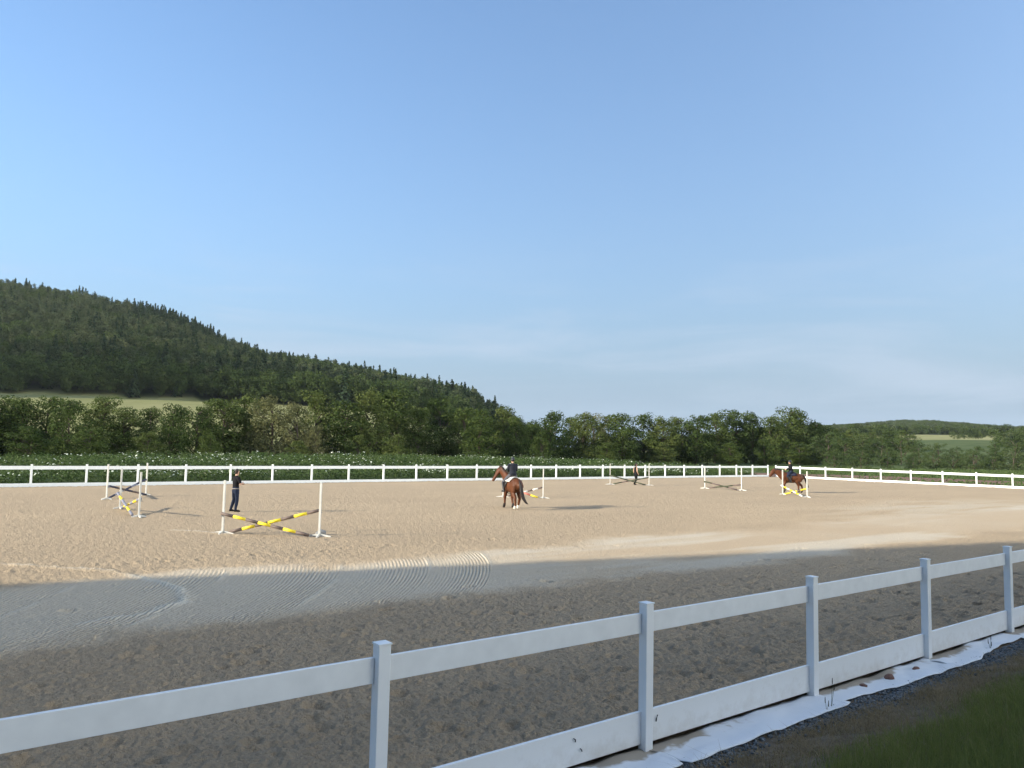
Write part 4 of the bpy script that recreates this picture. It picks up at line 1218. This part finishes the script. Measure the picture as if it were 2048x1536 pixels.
# ------------------------------------------------------------------ people
M['skin'] = mat('skin', (.50, .30, .21), .55, .3)
M['hair_d'] = mat('dark_hair', (.025, .018, .014), .6, .3)
M['blackcloth'] = mat('black_cloth', (.014, .014, .016), .9, .1)
M['navycloth'] = mat('navy_denim', (.018, .024, .045), .9, .1, noise=(20, .2))
M['jacket'] = mat('dark_riding_jacket', (.022, .024, .034), .85, .15)
M['breeches'] = mat('grey_breeches', (.085, .085, .095), .9, .1)
M['boot'] = mat('black_boots', (.012, .011, .011), .4, .4)
M['belt'] = mat('pale_belt', (.30, .27, .23), .6)
M['helmet'] = mat('dark_helmet', (.02, .021, .026), .4, .4)
M['eye'] = mat('eye', (.02, .015, .012), .3)

def hand(b, wrist, d, palm_n, s_, curl=.5):
    """palm and five fingers along d"""
    w, d, n_ = Vector(wrist), Vector(d).normalized(), Vector(palm_n).normalized()
    l = d.cross(n_).normalized() * s_
    b.loft([(w, .028, .020), (w + d * .05, .040, .015), (w + d * .09, .040, .013)], lat=l, n=10)
    for i, (o_, ln) in enumerate(((-.030, .062), (-.010, .074), (.011, .070), (.030, .055))):
        p = w + d * .09 + l * o_; q = p + d * ln * .5 + n_ * ln * .12 * curl; r_ = q + d * ln * .4 + n_ * ln * .5 * curl
        b.loft([(p, .0095, .0095), (q, .009, .009), (r_, .0075, .0075)], lat=l, n=7)
    p = w + d * .035 - l * .034
    b.loft([(p, .012, .012), (p + d * .035 - l * .022 + n_ * .01, .011, .011), (p + d * .062 - l * .026 + n_ * .02, .009, .009)], lat=l, n=7)

def head_parts(b, c, f):
    """skull, jaw, nose, ears, neck at head centre c, facing f (horizontal unit vector)"""
    c = Vector(c); f = Vector(f).normalized(); l = Vector((0, 0, 1)).cross(f)
    b.loft([(c + Vector((0, 0, -.10)) + f * .035, .045, .05), (c + Vector((0, 0, -.05)) + f * .02, .066, .078), (c, .075, .092), (c + Vector((0, 0, .06)) - f * .008, .072, .088), (c + Vector((0, 0, .10)) - f * .01, .045, .058)], lat=l, n=14)
    b.loft([(c + f * .088 + Vector((0, 0, .012)), .009, .008), (c + f * .108 + Vector((0, 0, -.022)), .014, .012)], lat=l, n=8)
    b.loft([(c + f * .075 + l * .018 + Vector((0, 0, -.068)), .008, .008), (c + f * .075 - l * .018 + Vector((0, 0, -.068)), .008, .008)], lat=f, n=6)
    for s_ in (-1, 1):
        b.loft([(c + l * .077 * s_ + Vector((0, 0, -.025)), .008, .016), (c + l * .082 * s_ + Vector((0, 0, .02)), .008, .018)], lat=l, n=8)

def person(name, label, loc, rz, J, parts, f=(1, 0, 0), group=None, hold=None):
    """J: joint positions (local, x forward, y left). parts: garment specs"""
    root = tag(empty(name, loc, rz), label, 'person', group)
    V_ = {k: Vector(v) for k, v in J.items() if isinstance(v, tuple)}
    f = Vector(f).normalized(); l = Vector((0, 0, 1)).cross(f)
    def torso(b, g, tuck=False):
        pe, wa, ch, ne = V_['pelvis'], V_['waist'], V_['chest'], V_['neck']
        low = [] if tuck else [(pe - Vector((0, 0, .06)), .15 + g, .11 + g), (pe + Vector((0, 0, .04)), .165 + g, .115 + g)]
        if tuck: low = [(pe + Vector((0, 0, .11)), .155 + g, .110 + g)]
        b.loft(low + [(wa, .135 + g, .10 + g), (ch - Vector((0, 0, .04)), .165 + g, .115 + g), (ch + Vector((0, 0, .10)), .165 + g, .095 + g), (ne - Vector((0, 0, .06)), .09 + g, .06 + g)], lat=l, n=16)
    def arm(b, s_, g, full=1.0):
        sh, el, wr = V_['sh' + s_], V_['el' + s_], V_['wr' + s_]
        b.loft([(sh, .055 + g, .058 + g), (sh.lerp(el, .5), .047 + g, .048 + g), (el, .040 + g, .040 + g)], lat=f, n=10)
        if full > .5: b.loft([(el, .040 + g, .040 + g), (el.lerp(wr, .35), .041 + g, .041 + g), (wr, .027 + g, .024 + g)], lat=f, n=10)
    def leg(b, s_, g, to_ankle=True):
        hp, kn, an = V_['hip' + s_], V_['kn' + s_], V_['an' + s_]
        b.loft([(hp, .085 + g, .095 + g), (hp.lerp(kn, .5), .07 + g, .075 + g), (kn, .053 + g, .056 + g)], lat=l, n=12)
        b.loft([(kn, .053 + g, .056 + g), (kn.lerp(an, .3), .052 + g, .058 + g), (an, .034 + g, .036 + g)], lat=l, n=12)
    def foot(b, s_, g):
        an, to = V_['an' + s_], V_['to' + s_]
        b.loft([(an + Vector((0, 0, -.035)) - (to - an).normalized() * .03, .034 + g, .04 + g), (an.lerp(to, .45) + Vector((0, 0, -.01)), .042 + g, .035 + g), (to, .038 + g, .022 + g)], lat=l, n=10)
    b = MB()
    torso(b, 0)
    b.loft([(V_['neck'] - Vector((0, 0, .08)), .055, .058), (V_['head'] - Vector((0, 0, .06)), .05, .055)], lat=l, n=12)
    hf = Vector(J.get('face', f)); head_parts(b, V_['head'], hf)
    for s_ in 'LR':
        arm(b, s_, 0); leg(b, s_, 0); foot(b, s_, 0)
        d = (V_['wr' + s_] - V_['el' + s_]).normalized()
        pn = Vector(J.get('palm' + s_, (0, -1 if s_ == 'L' else 1, 0)))
        pn = (pn - d * pn.dot(d)); pn = pn if pn.length > .05 else d.orthogonal()
        hand(b, V_['wr' + s_], d, pn, 1 if s_ == 'L' else -1, J.get('curl', .5))
    body = b.build('body', M['skin'], root, True); organic(body, .0085, 4)
    c = V_['head']; ll = Vector((0, 0, 1)).cross(hf)
    for s_ in (-1, 1):
        e = MB(); e.ball(c + hf * .087 + ll * .030 * s_ + Vector((0, 0, .012)), .011, 8, 6); e.build('eye', M['eye'], root, True)
    for nm, kind, m_ in parts:
        b = MB(); vox = .012; sm = 4
        if kind == 'tshirt':
            torso(b, .016, True)
            for s_ in 'LR': 
                sh, el = V_['sh' + s_], V_['el' + s_]; b.loft([(sh, .075, .078), (sh.lerp(el, .72), .064, .064)], lat=f, n=10)
        elif kind == 'vest':
            torso(b, .014)
        elif kind == 'jacket':
            torso(b, .024)
            b.loft([(V_['pelvis'] + Vector((-.02, 0, .02)), .19, .15), (V_['waist'], .16, .13)], lat=l, n=14)
            for s_ in 'LR': arm(b, s_, .018)
        elif kind == 'trousers':
            pe = V_['pelvis']
            b.loft([(pe - Vector((0, 0, .08)), .155, .12), (pe + Vector((0, 0, .05)), .178, .128), (pe + Vector((0, 0, .10)), .160, .118)], lat=l, n=16)
            for s_ in 'LR': leg(b, s_, .016)
        elif kind == 'shoes':
            for s_ in 'LR': foot(b, s_, .012)
        elif kind == 'boots':
            for s_ in 'LR':
                foot(b, s_, .014); kn, an = V_['kn' + s_], V_['an' + s_]
                b.loft([(kn.lerp(an, .12), .074, .080), (kn.lerp(an, .4), .072, .078), (an, .055, .058)], lat=l, n=12)
        elif kind == 'belt':
            pe = V_['pelvis'] + Vector((0, 0, .025)); vox = .010; sm = 1
            b.tube([pe + l * (math.cos(a_) * .178) + f * (math.sin(a_) * .128) for a_ in np.linspace(0, 2 * math.pi, 25)], .015, 6, False)
        elif kind == 'hair':
            b.loft([(c + Vector((0, 0, -.03)) - hf * .045, .070, .055), (c + Vector((0, 0, .03)) - hf * .028, .083, .080), (c + Vector((0, 0, .085)) - hf * .015, .076, .086), (c + Vector((0, 0, .11)) - hf * .01, .045, .055)], lat=ll, n=14)
        elif kind == 'bun':
            b.loft([(c + Vector((0, 0, -.05)) - hf * .05, .068, .05), (c + Vector((0, 0, .03)) - hf * .028, .084, .082), (c + Vector((0, 0, .09)) - hf * .015, .076, .086)], lat=ll, n=14)
            b.loft([(c + Vector((0, 0, .05)) - hf * .10, .035, .035), (c + Vector((0, 0, -.02)) - hf * .14, .032, .032), (c + Vector((0, 0, -.14)) - hf * .12, .018, .018)], lat=ll, n=10)
        elif kind == 'helmet':
            b.loft([(c + Vector((0, 0, .015)) - hf * .01, .098, .118), (c + Vector((0, 0, .07)) - hf * .012, .095, .115), (c + Vector((0, 0, .115)) - hf * .015, .065, .08)], lat=ll, n=16)
            b.loft([(c + hf * .09 + Vector((0, 0, .022)), .07, .012), (c + hf * .15 + Vector((0, 0, .008)), .05, .008)], lat=ll, n=10)
        g = b.build(nm, m_, root, True)
        if kind != 'belt': organic(g, vox, sm)
    return root

man = dict(pelvis=(0, 0, .95), waist=(-.01, 0, 1.12), chest=(0, 0, 1.33), neck=(0, 0, 1.52), head=(.03, 0, 1.655),
           shL=(0, .19, 1.42), elL=(.08, .27, 1.17), wrL=(.27, .06, 1.16), shR=(0, -.19, 1.42), elR=(.06, -.28, 1.16), wrR=(.27, -.05, 1.20),
           palmL=(-1, 0, 0), palmR=(-1, 0, 0), face=(.94, .25, -.1),
           hipL=(0, .10, .90), knL=(.04, .18, .50), anL=(-.05, .26, .09), toL=(.12, .30, .035), hipR=(0, -.09, .90), knR=(.03, -.09, .48), anR=(-.02, -.08, .09), toR=(.16, -.11, .035))
person('person', 'person in black T-shirt and navy trousers standing with folded arms behind a jump', (-11.50, 32.57, 0), R(90 - 42), man,
       [('shirt', 'tshirt', M['blackcloth']), ('trousers', 'trousers', M['navycloth']), ('belt', 'belt', M['belt']), ('shoes', 'shoes', M['blackcloth']), ('hair', 'hair', M['hair_d'])])
woman = dict(pelvis=(0, 0, .93), waist=(.0, 0, 1.10), chest=(.01, 0, 1.30), neck=(.01, 0, 1.49), head=(.04, 0, 1.62),
             shL=(0, .165, 1.40), elL=(-.05, .20, 1.12), wrL=(.03, .20, .88), shR=(0, -.165, 1.40), elR=(-.03, -.21, 1.12), wrR=(.10, -.19, .92),
             hipL=(0, .09, .88), knL=(.12, .09, .48), anL=(-.02, .09, .10), toL=(.13, .09, .04), hipR=(0, -.09, .88), knR=(.02, -.09, .47), anR=(-.22, -.09, .14), toR=(-.09, -.09, .05))
person('person', 'person in black sleeveless top and dark trousers walking beside the dark green jump', (10.2, 63.0, 0), R(90 - 60), woman,
       [('top', 'vest', M['blackcloth']), ('trousers', 'trousers', M['blackcloth']), ('shoes', 'shoes', M['blackcloth']), ('hair', 'bun', M['hair_d'])])

def rider(label, H, parts, lean=.0):
    (x, y), hd, sc = H
    z0 = 1.56
    J = dict(pelvis=(0, 0, z0 + .12), waist=(.0 + lean, 0, z0 + .28), chest=(.01 + lean * 1.5, 0, z0 + .49), neck=(.01 + lean * 2, 0, z0 + .67), head=(.03 + lean * 2, 0, z0 + .80),
             shL=(.01 + lean * 2, .18, z0 + .58), elL=(.08, .23, z0 + .33), wrL=(.32, .10, z0 + .24), shR=(.01 + lean * 2, -.18, z0 + .58), elR=(.08, -.23, z0 + .33), wrR=(.32, -.10, z0 + .24), curl=1.0,
             hipL=(.02, .12, z0 + .07), knL=(.34, .36, z0 - .28), anL=(.10, .40, z0 - .68), toL=(.26, .43, z0 - .72), hipR=(.02, -.12, z0 + .07), knR=(.34, -.36, z0 - .28), anR=(.10, -.40, z0 - .68), toR=(.26, -.43, z0 - .72))
    J = {k: (tuple(c_ * (sc if i == 2 else 1) for i, c_ in enumerate(v)) if isinstance(v, tuple) else v) for k, v in J.items()}
    return person('person', label, (x, y, 0), R(90 - hd), J, parts, group='riders on the bay horses')
rider('rider in dark jacket and helmet on the bay horse with white hind socks', H1,
      [('jacket', 'jacket', M['jacket']), ('breeches', 'trousers', M['breeches']), ('boots', 'boots', M['boot']), ('helmet', 'helmet', M['helmet'])])
rider('rider in black clothing on the bay horse beside the pale yellow jump', H2,
      [('jacket', 'jacket', M['blackcloth']), ('breeches', 'trousers', M['navycloth']), ('boots', 'boots', M['boot']), ('helmet', 'helmet', M['helmet'])], lean=.02)

# ------------------------------------------------------------------ unseen trees behind the spectators' bank, added to keep skylight off the fence boards
for i, (tt, ss, hh) in enumerate([(-22, 13, 9), (-15, 15, 11), (-8, 14, 10), (-1, 16, 12), (6, 14, 10), (13, 15, 11), (20, 14, 9), (27, 16, 11), (34, 14, 10)]):
    x_, y_ = tt * T[0] + ss * N[0], tt * T[1] + ss * N[1]
    tree('shade_tree', 'alder', (x_, y_, gz(x_, y_) - .1), hh * .95, 'dark leafy tree in the row behind the spectators\' bank', 'added shade trees behind the bank', wide=1.5, var=i % 7)

# unseen building added on the left so that its shade lies over the near track, the fence and the bank
def shade_caster():
    c0 = (-60.0, -4.2)
    root = tag(empty('shade_caster', (c0[0], c0[1], gz(*c0) - .1), math.atan2(T[1], T[0])), 'unseen tall pale block added to shade the near track', 'building')
    W, LN, H = 14.0, 17.5, 28.0
    b = MB(); b.box((-W / 2, -LN / 2, H / 2), (W, LN, H)); b.build('wall', mat('shade_caster_render', (.55, .53, .48), .9, .2, noise=(1.5, .06)), root)
    b = MB(); b.box((-W / 2, -LN / 2, H + .15), (W + .2, LN + .2, .3)); b.build('roof', mat('shade_caster_roof', (.2, .2, .2), .8), root)
    glass = mat('shade_caster_glass', (.05, .06, .07), .1, .6)
    for k in range(5):
        for i in range(3):
            b = MB(); b.box((.03, -3 - i * 5.5, 4 + k * 5), (.06, 1.4, 1.5)); b.build('window', glass, root)
    b = MB(); b.box((.04, -9, 1.6), (.08, 3.0, 3.2)); b.build('door', mat('shade_caster_door', (.10, .14, .10), .6), root)
shade_caster()

# ------------------------------------------------------------------ thin evening haze over the valley
b = MB(); b.box((0, 0, 145), (13000, 13000, 320))
hm_ = bpy.data.materials.new('valley_haze'); hm_.use_nodes = True
nt = hm_.node_tree; nt.nodes.clear()
ho = nt.nodes.new('ShaderNodeOutputMaterial'); hv = nt.nodes.new('ShaderNodeVolumePrincipled')
hv.inputs['Color'].default_value = (.86, .92, 1.0, 1); hv.inputs['Density'].default_value = .00005; hv.inputs['Anisotropy'].default_value = .2
nt.links.new(hv.outputs[0], ho.inputs['Volume'])
tag(b.build('haze', hm_), kind='stuff')
